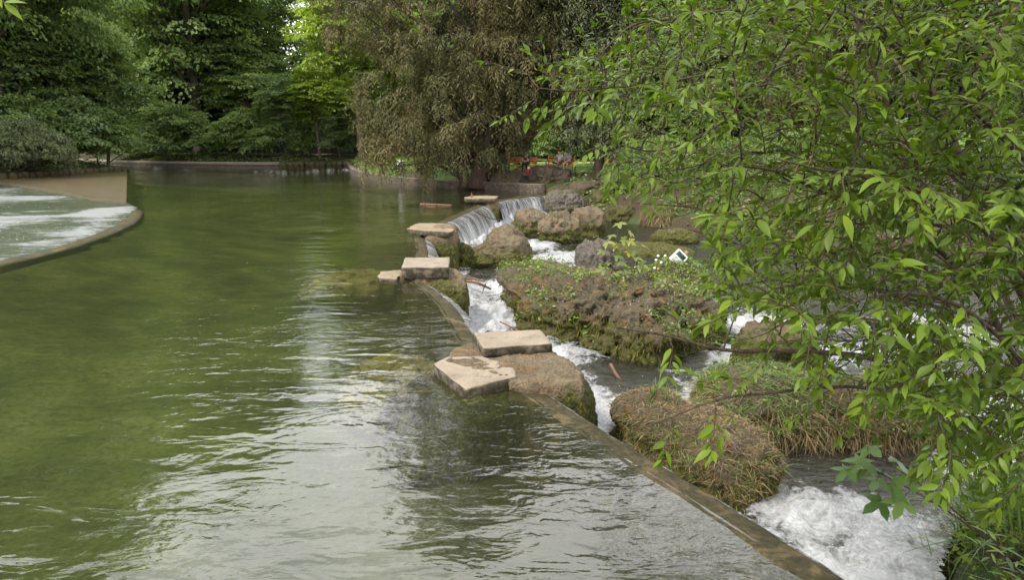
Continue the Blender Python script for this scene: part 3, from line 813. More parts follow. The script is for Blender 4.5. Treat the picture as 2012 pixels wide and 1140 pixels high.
# bank walls and kerbs
w = empty('bank_wall', (-4, 44, 0)); tag(w, 'low dark concrete wall round the bank under the brown yews', 'bank wall')
def wall_part(path, *a, root=None, **kw):
    o = wall_along(path, *a, root, **kw)
    o.matrix_parent_inverse = Matrix.Translation(-Vector(root.location))
    return o
wall_part(WALL_R, 0.42, -1.3, 0.40, M['kerb'], root=w)
wall_part([(p[0] - 0.0, p[1]) for p in offset(WALL_R, 0.0)], 0.46, 0.404, 0.46, M['kerb'], root=w, name='coping')
w = empty('bank_wall', (-17, 71, 0)); tag(w, 'low wall running back behind the yew branches to the far bank', 'bank wall')
wall_part(BANK_FAR, 0.42, -1.3, 0.35, M['kerb'], root=w)
w = empty('far_kerb', (-36, 78, 0)); tag(w, 'long pale stone kerb at the far end of the pool', 'bank kerb')
wall_part(KERB_FAR, 0.5, 0.17, 0.40, M['kerb_pale'], root=w, name='kerb')
wall_part(KERB_FAR, 0.46, -1.2, 0.165, M['kerb'], root=w, name='footing')
loose_wall('rubble_edging', STONE_FAR, -0.15, 0.42, 12, 'rubble stone edging below the small clearing at the far bank', size=0.7, seed=6)
loose_wall('rubble_edging', [(-36.7, 66.0), (-37.3, 61.5), (-38.2, 56), (-39.6, 52.9), (-46, 51)], -0.2, 0.42, 34, 'rubble stone edging under the left bank shrubs', size=0.62, seed=7)

# piers: rock base (thing), slabs lying on them (things)
def poly_slab(name, corners, z0, z1, mat, label, group=None, bev=0.02, tilt=(0, 0), seed=0, cat='stone slab', jag=0.012):
    C = np.array(corners, float); cc = C.mean(0)
    P = []
    for i in range(len(C)):
        a, b = C[i], C[(i + 1) % len(C)]
        for t in np.linspace(0, 1, 7)[:-1]: P.append(a * (1 - t) + b * t)
    P = np.array(P)
    P3 = np.c_[P, np.full(len(P), seed * 3.1)]
    P = P + jag * np.stack([fbm(P3, 5, 3, 200 + seed), fbm(P3, 5, 3, 210 + seed)], 1) * 2
    P = P - cc
    n = len(P); V, F3, F4 = [], [], []
    rings = [(0.985, z0), (1.0, z0 + 0.012), (1.0, z1 - 0.02), (0.985, z1 - 0.004), (0.9, z1), (0.6, z1), (0.3, z1)]
    for s, z in rings: V += [[x * s, y * s, z] for x, y in P]
    V = np.array(V)
    zadd = tilt[0] * V[:, 0] + tilt[1] * V[:, 1]
    V[:, 2] += zadd + 0.010 * fbm(V, 6, 4, 220 + seed)
    V[n * 2:n * 3, :2] += 0.010 * np.stack([fbm(V[n * 2:n * 3], 16, 2, 230), fbm(V[n * 2:n * 3], 16, 2, 231)], 1)
    for r in range(len(rings) - 1):
        for i in range(n): F4.append([r * n + i, r * n + (i + 1) % n, (r + 1) * n + (i + 1) % n, (r + 1) * n + i])
    V = np.vstack([V, [0, 0, z1 + 0.0], [0, 0, z0]]); t = len(V) - 2
    r = (len(rings) - 1) * n
    for i in range(n):
        F3.append([r + i, r + (i + 1) % n, t]); F3.append([(i + 1) % n, i, t + 1])
    me = mesh(name, V, [np.array(F3), np.array(F4)], mat)
    o = link(name, me, loc=(cc[0], cc[1], 0))
    return tag(o, label, cat, group)

boulder('weir_pier', 'big rough rock platform between the two nearest weir crests, carrying two slabs', (0.10, 9.0, -0.45),
        [('poly', [(x - 0.10, y - 9.0) for x, y in lv([(868, 706), (890, 678), (925, 668), (1000, 655), (1070, 668), (1128, 708), (1150, 733), (1146, 752), (1085, 742), (1035, 748), (960, 735)], 0.17)], -1.0, 0.60, 0.10), E(0.35, 0.25, -0.35, 0.75, 0.70, 0.70, 0.1, 3)], 'pier', 0.04, 0.045, 6, 11, 2.2, 0, 'weir pier')
boulder('submerged_block', 'mossy block under water carrying the front slab of the platform', (-0.44, 8.30, -0.50),
        [E(0, 0, -.12, 0.50, 0.52, 0.62, 0.55, 6)], 'moss_block', 0.05, 0.05, 5, 12, 2.0, 0, 'stone block')
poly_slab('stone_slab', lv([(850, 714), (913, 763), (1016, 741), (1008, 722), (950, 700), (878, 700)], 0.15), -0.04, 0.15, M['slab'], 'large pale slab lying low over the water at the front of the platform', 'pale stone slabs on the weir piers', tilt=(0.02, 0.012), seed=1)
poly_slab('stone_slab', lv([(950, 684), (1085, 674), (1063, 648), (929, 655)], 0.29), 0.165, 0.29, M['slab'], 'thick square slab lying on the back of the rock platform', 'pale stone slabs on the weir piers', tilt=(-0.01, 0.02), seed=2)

boulder('weir_pier', 'mossy rock pier sloping down under the single square pale slab', (-1.75, 15.75, -0.55),
        [E(-0.15, 0.1, 0.0, 0.62, 0.68, 0.64, 0.0, 6), E(0.26, -0.15, -0.2, 0.46, 0.70, 0.78, 0.15, 3.5), E(-0.6, 0.1, 0, .38, .6, .62, 0, 5)], 'pier', 0.06, 0.06, 6, 13, 1.8, 0, 'weir pier')
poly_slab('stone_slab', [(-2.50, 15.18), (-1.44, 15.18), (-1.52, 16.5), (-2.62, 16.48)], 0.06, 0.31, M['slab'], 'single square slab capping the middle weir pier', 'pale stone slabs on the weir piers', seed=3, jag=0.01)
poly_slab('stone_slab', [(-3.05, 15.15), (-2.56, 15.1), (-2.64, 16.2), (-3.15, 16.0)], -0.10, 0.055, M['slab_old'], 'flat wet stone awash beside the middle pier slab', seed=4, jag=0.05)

boulder('weir_pier', 'mossy blocky rock pier next to the broad waterfall curtain', (-2.35, 22.9, -0.62),
        [E(0.05, 0.0, 0.1, 0.48, 0.95, 0.72, 0.1, 5), E(-0.05, -0.5, -0.05, 0.55, 0.6, 0.75, 0.0, 4)], 'pier', 0.06, 0.07, 5, 14, 1.6, 0, 'weir pier')
poly_slab('stone_slab', [(-3.5, 22.6), (-2.85, 21.95), (-1.95, 21.75), (-1.90, 22.8), (-2.3, 23.9), (-3.3, 24.0)], 0.05, 0.22, M['slab_old'], 'rough weathered slab jutting over the pool beside the broad waterfall', seed=5, jag=0.06)

boulder('weir_pier', 'tall narrow mossy pier between the two farthest waterfalls', (-1.05, 33.5, -0.6),
        [E(0.0, 0.0, 0.05, 0.42, 0.60, 0.78, 0.0, 3.6)], 'pier', 0.08, 0.06, 5, 15, 1.6, 2, 'weir pier')
poly_slab('stone_slab', [(-2.35, 33.5), (-2.15, 32.75), (-0.75, 32.85), (-0.68, 34.2), (-1.3, 34.6), (-2.0, 34.3)], 0.12, 0.30, M['slab_old'], 'long slab with a dark bottle standing on it, farthest pier', seed=6, jag=0.06)

# boulders below the weir
boulder('boulder', 'pointed brown boulder with a mossy foot directly below the broad waterfall', (-0.55, 23.4, -0.85),
        [E(0.30, 0.1, 0.05, 0.95, 0.9, 1.05, 0.3, 1.5), E(-0.45, -0.1, -0.25, 0.85, 0.7, 0.62, 0.0, 1.8), E(0.55, 0.0, -0.15, 0.45, 0.6, 0.85, 0.2, 2.4)], 'rock', 0.10, 0.12, 6, 21, 1.3, 5)
boulder('boulder', 'small mossy rock at the left foot of the pointed brown boulder', (-1.75, 23.2, -1.0), [E(0, 0, 0, 0.5, 0.55, 0.6, 0.4, 2.6)], 'pier', 0.1, 0.10, 5, 22, 1.8, 4)
BIG = 'huge overgrown boulder with orange algae in the middle of the foaming river'
boulder('boulder', BIG, (2.20, 15.3, -0.80),
        [E(-1.45, 1.45, 0.08, 1.0, 1.1, 0.74, 0.5, 3.6), E(-0.1, 0.2, 0.08, 1.4, 1.4, 0.72, 0.6, 4.0), E(0.75, -1.35, -0.02, 1.10, 1.05, 0.66, 0.5, 4.0), E(1.35, -0.1, -0.1, 1.05, 1.5, 0.60, 0.1, 3), E(-0.9, 0.2, -.1, .8, 1.1, .72, .7, 3.6)], 'rock_veg', 0.12, 0.25, 7, 24, 1.1, 6)
HUMP = 'rounded overgrown rock hump behind the huge boulder, holding the tilted notice'
boulder('boulder', HUMP, (4.1, 16.7, -0.7), [E(0, 0, 0.05, 0.80, 0.85, 0.78, 0.2, 2.3), E(-0.5, 0.2, -0.2, 0.6, 0.7, 0.6, 0, 2.4)], 'rock_veg', 0.15, 0.10, 6, 25, 1.5, 3)
boulder('boulder', 'dark grey jagged rock standing up behind the maple sapling', (2.25, 18.3, -0.55), [E(0, 0, 0.1, 0.62, 0.5, 0.9, 0.4, 2.3), E(0.4, 0.1, -.2, .5, .5, .7, 0, 2.4)], 'rock_grey', 0.12, 0.16, 6, 26, 1.6, 6)
boulder('boulder', 'mossy round boulder, leftmost of the cluster of three near the far falls', (0.85, 31.0, -0.80), [E(0, 0, 0, 0.85, 0.7, 0.85, 0.3, 2.4)], 'rock', 0.12, 0.12, 5, 27, 1.3, 4)
boulder('boulder', 'tall grey brown boulder with grass tufts, middle of the cluster of three', (1.95, 28.9, -0.75), [E(0, 0, -.1, 0.95, 0.8, 0.95, 0.2, 2.0), E(0.05, 0, 0.32, 0.50, 0.5, 0.68, 0.2, 1.8)], 'rock', 0.12, 0.15, 6, 28, 1.2, 6)
boulder('boulder', 'warm ochre boulder behind the tall grey brown one in the cluster of three', (3.45, 31.0, -0.78), [E(0, 0, 0, 0.80, 0.7, 0.88, -0.2, 2.6)], 'rock', 0.12, 0.12, 5, 29, 1.3, 5)
boulder('boulder', 'grass topped boulder at the right end of the farthest waterfall', (3.0, 38.3, -0.55), [E(0, 0, 0, 1.05, 0.95, 0.85, 0.2, 2.6), E(-0.5, -0.2, -.2, .6, .6, .7, 0, 2.5)], 'rock_grey', 0.12, 0.15, 6, 30, 1.1, 5)
boulder('boulder', 'dark wet rock in the foam below the curved crest past the platform', (-0.35, 13.3, -1.25), [E(0, 0, 0, 0.45, 0.55, 0.26, 0.5, 2.2)], 'pier', 0.1, 0.06, 5, 31, 2.0, 2)
MOUND = 'low mound of tufa covered in dry brown grass beside the near weir crest'
boulder('boulder', MOUND, (2.30, 8.60, -1.0), [E(-0.32, 0.55, 0.05, 0.52, 0.62, 0.60, 0.5, 2.5), E(0.22, -0.22, 0.00, 0.66, 0.74, 0.60, 0.5, 2.7), E(0.50, -0.70, -0.08, 0.50, 0.46, 0.60, 0.3, 3.2)], 'rock_veg', 0.12, 0.11, 6, 33, 1.6, 2)
MOUND2 = 'long overhanging rock with grass and dangling roots behind the dry grass mound'
boulder('boulder', MOUND2, (4.35, 9.75, -0.95), [E(-0.6, 0.05, 0.08, 0.95, 0.75, 0.55, 0.1, 2.8), E(0.6, -0.05, 0.02, 1.1, 0.7, 0.50, -0.1, 2.8), E(1.5, -0.2, -.05, .8, .6, .45, 0, 2.6)], 'rock_veg', 0.12, 0.12, 6, 34, 1.5, 2)
boulder('boulder', 'orange tinted rock half hidden behind the shrub twigs right of the huge boulder', (5.0, 12.7, -0.95), [E(0, 0, 0, 0.85, 0.65, 0.62, 0.1, 2.6)], 'rock', 0.12, 0.12, 5, 35, 1.5, 4)
boulder('boulder', 'long flat ochre rock ledge awash behind the huge boulder', (5.4, 25.6, -1.15), [E(0, 0, 0, 1.5, 0.75, 0.26, -0.1, 2.8), E(-.4, .5, .05, 1.0, .5, .25, 0, 2.8)], 'rock', 0.1, 0.09, 6, 36, 1.6, 2)
boulder('boulder', 'low rounded rock with a grassy back near the right river bank', (6.9, 28.6, -1.05), [E(0, 0, 0, 1.05, 0.6, 0.42, -0.15, 2.5)], 'rock', 0.1, 0.09, 5, 37, 1.6, 3)
# bank rocks
boulder('bank_rock', 'long grey rock lying in front of the two people on the bench', (2.55, 42.3, 0.62), [E(-0.6, 0, 0.12, 0.95, 0.8, 0.66, 0, 2.5), E(0.6, -0.1, 0.0, 1.0, 0.7, 0.58, 0, 2.4)], 'rock_bank', 0.15, 0.14, 6, 40, 0.9, 5)
boulder('bank_rock', 'rounded rock on the bank in front of the shaded left bench', (-0.35, 42.6, 0.50), [E(0, 0, 0, 1.05, 0.7, 0.55, 0, 2.3)], 'rock_bank', 0.15, 0.13, 5, 41, 1.0, 4)
bank = [((3.0, 40.6, -0.25), (1.0, .8, .6), 'flat mossy rock where the bank wall ends'), ((4.5, 40.2, 0.0), (1.2, .9, .65), 'broad rough rock above the grass topped boulder'),
        ((5.2, 38.6, -0.55), (.9, .8, .8), 'dark angular rock on the slope right of the grass topped boulder'), ((7.0, 39.2, 0.0), (.9, .8, .9), 'upright dark rock at the foot of the slim dark yew'),
        ((8.6, 38.6, -0.1), (1.1, .9, .9), 'blocky rock among ferns on the right slope'), ((9.6, 37.6, 0.1), (0.75, .7, .85), 'pale grey rock standing on the right slope'),
        ((7.4, 34.4, -0.9), (1.3, .8, .75), 'wide overhanging bank rock with dry grass hanging over the river'), ((9.4, 32.0, -1.0), (1.1, .7, .6), 'dark rock at the river edge under the shrub leaves'),
        ((5.6, 36.0, -0.9), (.8, .6, .55), 'leaf strewn rock at the foot of the slope'), ((11.5, 30.2, -.9), (1.2, .8, .7), 'bank rock almost hidden behind the near shrub')]
for i, (c, r, lab) in enumerate(bank):
    boulder('bank_rock', lab, c, [E(0, 0, 0, *r, 0.3 * i, 2.7)], 'rock_bank', 0.1, 0.14, 5, 50 + i, 1.1, 6)
# rocks under the pool surface
boulder('submerged_rock', 'pale flat boulder under water left of the stone platform', (-1.75, 9.95, -0.74), [E(0, 0, 0, 0.88, 0.95, 0.55, 0.4, 2.5)], 'sunk', 0.1, 0.10, 6, 70, 1.6, 4)
boulder('submerged_rock', 'dim flat stone under water left of the single square slab', (-4.0, 16.6, -0.52), [E(0, 0, 0, 1.3, 1.0, 0.42, 0.1, 2.6)], 'sunk', 0.1, 0.10, 5, 71, 1.4, 3)
boulder('submerged_rock', 'sunken mossy stone close beside the platform slab', (-1.15, 8.25, -0.95), [E(0, 0, 0, 0.5, 0.6, 0.35, 0.4, 2.4)], 'pier', 0.1, 0.09, 5, 72, 1.8, 3)

# driftwood
def stick(pts, r0, r1, label, seed=0, twigs=0, mat='stick'):
    rng = np.random.default_rng(seed)
    C = smooth_path(pts, 8); n = len(C)
    C = C + 0.012 * np.stack([fbm(C, 5, 2, seed + q) for q in range(3)], 1)
    a = Acc(); V, F = tube(C, np.linspace(r0, r1, n) * (1 + .2 * fbm(C, 9, 2, seed)), 8); a.add(V, F)
    for _ in range(twigs):
        i = rng.integers(n // 4, n - 2); d = unit(rng.normal(size=3) * [1, 1, .6] + [0, 0, .1])
        V, F = tube(smooth_path([C[i], C[i] + d * .1, C[i] + d * .2 + [0, 0, -.04]], 3), np.linspace(r1 * .8, r1 * .3, 7), 5); a.add(V, F)
    return tag(a.build('driftwood_stick', M[mat]), label, 'driftwood')
stick([on_level(893, 549, -.95), on_level(925, 547, -.9), on_level(950, 553, -.92)], 0.05, 0.03, 'dark wet stick lying in the foam, upper of the two by the middle pier', 1)
stick([on_level(897, 553, -1.0), on_level(915, 552, -.86), on_level(940, 557, -.84), on_level(964, 568, -1.05)], 0.055, 0.028, 'brown forked branch in the foam below the middle pier', 2, 3)
stick([on_level(982, 632, -.95), on_level(1015, 648, -1.05), on_level(1030, 656, -1.1)], 0.02, 0.014, 'thin dark stick poking from the foam beside the huge boulder', 3)
stick([at_y(932, 414, 29.6), at_y(950, 424, 30.2), at_y(968, 430, 31), at_y(980, 433, 32.0)], 0.035, 0.02, 'reddish branch caught across the broad waterfall', 4)
stick([on_level(826, 401, .01), on_level(850, 402, .03), on_level(888, 403, .02)], 0.05, 0.035, 'floating branch drifting on the pool before the farthest pier', 5, 4)
stick([on_level(1200, 716, -1.0), on_level(1212, 738, -1.1), on_level(1222, 752, -1.2)], 0.03, 0.02, 'bent grey root end in the dark water under the huge boulder', 6)

# ------------------------------------------------------------------ trees and shrubs
def leaf_quads(P, D, N, Lg, W, fold=0.18, droop=0.12):
    D = unit(D); S = unit(np.cross(D, N)); N = np.cross(S, D)
    Lg, W = np.asarray(Lg).reshape(-1, 1), np.asarray(W).reshape(-1, 1)
    m = P + D * Lg * 0.45
    V = np.stack([P, m + S * W / 2 + N * W * fold, P + D * Lg - N * Lg * droop, m - S * W / 2 + N * W * fold], 1)
    n = len(P)
    return V.reshape(-1, 3), np.arange(4 * n).reshape(n, 4)

def lobes_points(lobes, n, rng, shell=0.5, low=-0.75):
    vol = np.array([l[3] * l[4] + l[4] * l[5] + l[3] * l[5] for l in lobes]); vol = vol / vol.sum()
    which = rng.choice(len(lobes), n, p=vol)
    Lb = np.array(lobes)[which]
    d = unit(rng.normal(size=(n, 3)))
    bad = d[:, 2] < low
    d[bad, 2] *= -0.6
    d = unit(d)
    r = shell + (1 - shell) * rng.random(n) ** 0.55
    r = r * (1 + 0.22 * fbm(d * 1.7 + which[:, None] * 5.1, 1.0, 3, 301))
    P = Lb[:, :3] + d * r[:, None] * Lb[:, 3:6]
    return P, d, which, r

def broadleaf_crown(name, seed, lobes, n_spray, spray_r, per, leaf, mat, slope=0.45):
    rng = np.random.default_rng(seed)
    P, d, w, r = lobes_points(lobes, n_spray, rng, 0.66)
    h = d.copy(); h[:, 2] = 0; h = unit(h + 0.25 * rng.normal(size=h.shape) * [1, 1, 0])
    sl = -(rng.uniform(0.1, 1.0, (n_spray, 1)) * slope) + 0.25 * np.clip(d[:, 2:3], 0, 1)
    ax = unit(h + sl * [0, 0, 1])
    sd = unit(np.cross(ax, [0, 0, 1.0]))
    up = np.cross(sd, ax)
    N = n_spray * per
    i = np.repeat(np.arange(n_spray), per)
    a = rng.uniform(0, 2 * np.pi, N); q = np.sqrt(rng.random(N)) * (0.75 + 0.5 * rng.random(n_spray))[i] * spray_r
    u, v = np.cos(a) * q * 1.25, np.sin(a) * q * 0.85
    B = P[i] + ax[i] * u[:, None] + sd[i] * v[:, None]
    B[:, 2] -= 0.30 * q * q / spray_r
    B += rng.normal(size=(N, 3)) * spray_r * np.array([0.10, 0.10, 0.055])
    nrm = unit(up[i] + 0.30 * ax[i] + 0.33 * rng.normal(size=(N, 3)))
    D = unit(ax[i] * np.cos(a)[:, None] + sd[i] * np.sin(a)[:, None] + 0.5 * ax[i] - [0, 0, 0.35] + 0.35 * rng.normal(size=(N, 3)))
    Lg = leaf * rng.uniform(0.65, 1.25, N)
    V, F = leaf_quads(B, D, nrm, Lg, Lg * rng.uniform(0.7, 0.95, N))
    rnd = np.clip(0.5 * rng.random(N) + 0.5 * rng.random(n_spray)[i], 0, 1)
    return mesh(name, V, F, mat, smooth=False, attrs={'rnd': np.repeat(rnd, 4)}), P

def hanging_crown(name, seed, lobes, n_spray, strands, per, ln, width, mat, droop=1.0, low=-0.9, shell=0.5, reach=0.5, gap=()):
    """conifer with pendulous sprays"""
    rng = np.random.default_rng(seed)
    P, d, w, r = lobes_points(lobes, n_spray, rng, shell, low)
    for gx0, gx1, gz0, gz1 in gap:
        k_ = ~((P[:, 0] > gx0) & (P[:, 0] < gx1) & (P[:, 2] > gz0) & (P[:, 2] < gz1)); P, d = P[k_], d[k_]
    n_spray = len(P)
    h = d * [1, 1, 0.25]; h = unit(h + 0.3 * rng.normal(size=h.shape) * [1, 1, .3])
    n = n_spray * strands; i = np.repeat(np.arange(n_spray), strands)
    sz = rng.uniform(0.6, 1.35, n_spray)
    ang = rng.normal(size=n) * 0.7
    sd = unit(np.cross(h, [0, 0, 1.0]))
    a0 = unit(h[i] * np.cos(ang)[:, None] + sd[i] * np.sin(ang)[:, None] + [0, 0, 0.15])
    st = P[i] + a0 * rng.uniform(0, 0.30, (n, 1)) * ln + rng.normal(size=(n, 3)) * ln * 0.06
    L = ln * sz[i] * rng.uniform(0.6, 1.1, n)
    t = np.linspace(0.05, 1, per)
    out = reach * (1 - (1 - t) ** 2)
    dn = droop * (t ** 1.7) * 0.85
    Q = st[:, None] + a0[:, None] * (L[:, None] * out[None])[..., None] - np.array([0, 0, 1.0]) * (L[:, None] * dn[None])[..., None]
    T = unit(np.gradient(Q, axis=1))
    sgn = np.where(np.arange(per) % 2, 1.0, -1.0)[None, :, None]
    S = unit(np.cross(T, unit(a0[:, None] + 0.5 * rng.normal(size=T.shape))))
    D = unit(T + sgn * S * 0.75 + 0.3 * rng.normal(size=T.shape))
    nrm = unit(np.cross(S, T) + [0, 0, 0.6] + 0.4 * rng.normal(size=T.shape))
    Lg = (L[:, None] * 0.26 * (1.15 - 0.6 * t)[None]) * rng.uniform(0.8, 1.3, (n, per))
    V, F = leaf_quads(Q.reshape(-1, 3), D.reshape(-1, 3), nrm.reshape(-1, 3), Lg.ravel(), Lg.ravel() * width, 0.1, 0.2)
    rn = np.clip(0.15 + 0.65 * t[None] ** 2 * rng.random((n, 1)) + 0.3 * rng.random((n_spray))[i][:, None] * np.ones((1, per)), 0, 1).ravel()
    return mesh(name, V, F, mat, smooth=False, attrs={'rnd': np.repeat(rn, 4)}), P

def trunk_mesh(name, seed, base, top, r0, targets, mat, n_limb=22, flare=1.5, lean=0.4, sides=9, limb_up=0.3):
    rng = np.random.default_rng(seed)
    base, top = np.array(base, float), np.array(top, float)
    C = smooth_path([base - [0, 0, .4], base + (top - base) * 0.3 + rng.normal(size=3) * [lean, lean, 0] * .5, base + (top - base) * 0.65 + rng.normal(size=3) * [lean, lean, 0], top], 8)
    n = len(C); t = np.linspace(0, 1, n)
    rad = r0 * ((1 - t) ** 0.8 * 0.95 + 0.05) * (1 + (flare - 1) * np.exp(-t * 26))
    a = Acc(); V, F = tube(C, rad, sides); V = V + 0.10 * r0 * np.stack([fbm(V, 1.2 / r0, 3, seed + q) for q in range(3)], 1); a.add(V, F)
    sel = rng.choice(len(targets), min(n_limb, len(targets)), replace=False)
    for q in sel:
        tg = targets[q]; zf = np.clip((tg[2] - base[2]) / (top[2] - base[2]) - rng.uniform(0.08, 0.25), 0.08, 0.93)
        s = C[int(zf * (n - 1))]; m = (s + tg) / 2 + [0, 0, limb_up * np.linalg.norm(tg - s) * 0.35] + rng.normal(size=3) * 0.25
        L = smooth_path([s, m, tg], 6)
        rr = max(rad[int(zf * (n - 1))] * 0.42, 0.03)
        V, F = tube(L, np.linspace(rr, rr * 0.18, len(L)), 5, False); a.add(V, F)
        for _ in range(2):
            k_ = rng.integers(5, len(L) - 1); e = L[k_] + unit(L[k_] - s + rng.normal(size=3) * 1.2) * np.linalg.norm(tg - s) * .35
            V, F = tube(smooth_path([L[k_], (L[k_] + e) / 2 + [0, 0, .1], e], 4), np.linspace(rr * .35, rr * .1, 9), 4, False); a.add(V, F)
    return a.mesh(name, mat)

def make_lobes(seed, n, cz, rx, rz, lobe=0.5, bottom=0.0):
    rng = np.random.default_rng(seed); out = [(0, 0, cz, rx * .72, rx * .72, rz * .85)]
    for i in range(n):
        a = i * 2.4 + rng.uniform(-.4, .4); f = rng.uniform(-0.8, 0.85)
        rr = rx * math.sqrt(max(0.15, 1 - f * f)) * 0.62
        s = lobe * rng.uniform(0.75, 1.2)
        out.append((rr * math.cos(a), rr * math.sin(a), max(cz + f * rz * .78, bottom + rx * s * .6), rx * s, rx * s, rx * s * .8))
    return out

PROTO = {}
def proto(key, mat, seed, height, cz, rx, rz, n, spray_r, per, leaf, r0, lobes_n=9, bark='bark', bottom=0.5, limbs=22, lobe=.5):
    lb = make_lobes(seed, lobes_n, cz, rx, rz, lobe, bottom)
    cm, P = broadleaf_crown('crown', seed, lb, n, spray_r, per, leaf, M[mat])
    tm = trunk_mesh('trunk', seed + 1, (0, 0, 0), (0, 0, height * 0.86), r0, P, M[bark], limbs)
    PROTO[key] = (cm, tm)
proto('maple', 'maple', 501, 30, 15.0, 8.0, 14.5, 640, 1.6, 84, 0.36, 0.55, 13)
proto('ash', 'maple', 502, 33, 16.5, 6.8, 16, 540, 1.5, 76, 0.36, 0.45, 10)
proto('near_maple', 'maple', 503, 28, 14.5, 8.0, 13.2, 820, 1.35, 86, 0.27, 0.6, 13)
proto('linden', 'linden', 504, 9, 4.9, 3.0, 4.2, 330, 0.62, 55, 0.17, 0.10, 8, limbs=26)
proto('shrub', 'maple', 505, 4.2, 2.0, 2.2, 2.0, 230, 0.52, 48, 0.17, 0.06, 7, bottom=0.2, limbs=14)
proto('lime', 'lime', 506, 20, 11.5, 5.5, 8.0, 420, 1.05, 55, 0.30, 0.30, 9)

TREES = 'broadleaf trees round the pool'
def tree(kind, name, label, px, Y, height, mat=None, rz=0.0, wide=1.0, z=None, group=TREES, cat='tree', X=None, sc_=None):
    cm, tm = PROTO[kind]
    base = {'maple': 30, 'ash': 33, 'near_maple': 28, 'linden': 9, 'shrub': 4.2, 'lime': 20}[kind]
    s = height / base
    x = (px - 1006) / FPX * Y * 0.99 if X is None else X
    zz = float(terrain_z(np.array([x]), np.array([Y]))[0]) if z is None else z
    r = empty(name, (x, Y, max(zz, 0.2) - 0.05), rz); r.scale = (s * wide, s * wide, s)
    tag(r, label, cat, group)
    link('trunk', tm, r); c = link('crown', cm, r)
    if mat:
        c.material_slots[0].link = 'OBJECT'; c.material_slots[0].material = M[mat]
    return r

# left peninsula
tree('near_maple', 'maple_tree', 'big leafy maple with a visible trunk at the left edge of the photo', 20, 59, 42, rz=0.4, wide=0.74)
tree('near_maple', 'maple_tree', 'maple whose layered boughs overhang the left bank beside the water gap', 120, 67, 44, rz=2.2, wide=0.64)
tree('maple', 'maple_tree', 'tall maple rising behind the grey green conifer shrub on the left bank', -170, 62, 46, 'dark', rz=1.0, wide=0.8)
tree('shrub', 'hazel_shrub', 'bright shrub at the right end of the left bank above the rubble stones', 196, 66.5, 6.0, rz=0.3, cat='shrub', group='shrubs on the banks')
tree('shrub', 'hazel_shrub', 'yellowish young shrub leaning over the left rubble bank', 150, 63.5, 7.5, 'linden', rz=1.3, cat='shrub', group='shrubs on the banks')
tree('shrub', 'hazel_shrub', 'leafy shrub between the grey green conifer and the left maple trunk', 70, 60, 6.5, rz=2.3, cat='shrub', group='shrubs on the banks')
tree('shrub', 'hazel_shrub', 'dark shrub in the shade at the far left edge of the bank', -30, 57, 6.0, 'dark', rz=3.1, cat='shrub', group='shrubs on the banks')
# far bank, front row
tree('maple', 'maple_tree', 'broad pale topped maple in the middle of the far bank', 400, 89, 46, rz=0.9, wide=0.85)
tree('ash', 'ash_tree', 'tall loose tree left of the broad far bank maple', 285, 96, 50, rz=2.0, wide=0.72)
tree('ash', 'ash_tree', 'tall dark tree just left of the sky gap', 492, 97, 41, 'dark', rz=4.0, wide=1.05)
tree('linden', 'linden_tree', 'small pale young linden standing on the far kerb', 565, 80.5, 9.6, rz=0.5)
tree('linden', 'linden_tree', 'slim young tree with a thin stem beside the clearing', 614, 82.5, 7.6, rz=2.5, mat='maple')
tree('linden', 'linden_tree', 'low leafy tree drooping over the water right of the clearing', 672, 80.5, 7.4, rz=4.5)
tree('maple', 'maple_tree', 'dense green tree standing behind the clearing right of the sky gap', 705, 93, 27, rz=3.4, wide=0.78)
tree('lime', 'chartreuse_tree', 'sunlit yellow green tree glowing behind the left yew boughs', 715, 70, 22, rz=0.4)
tree('lime', 'chartreuse_tree', 'low yellow green crown hanging beside the sky gap', 632, 80, 11.5, rz=2.4, wide=1.1)
far_sh = [(262, 84.2, 5.5, None, 'leafy shrub at the left end of the far kerb'), (330, 81.5, 6.2, 'dark', 'dark shrub on the far kerb left of the standing walker'), (372, 82, 7.0, None, 'tall shrub right behind the far kerb, in front of the broad maple'),
          (428, 86, 4.0, 'dark', 'low dark shrub hiding the legs of the standing walker'), (478, 80.5, 6.0, 'dark', 'dark shrub on the far kerb right of the standing walker'), (520, 79.5, 5.0, None, 'green shrub on the far kerb left of the young linden'),
          (598, 80.5, 3.4, 'dark', 'dark rounded shrub at the left edge of the clearing'), (662, 89, 5.0, 'dark', 'dark shrub closing the back of the clearing'), (702, 82, 5.0, 'linden', 'pale shrub under the left end of the yew boughs'), (300, 90, 9, 'maple', 'bushy sapling behind the left end of the far kerb')]
for i, (px, Y, h, m, lab) in enumerate(far_sh):
    tree('shrub', 'bank_shrub', lab, px, Y, h, m, rz=i * 1.1, cat='shrub', group='shrubs on the banks')
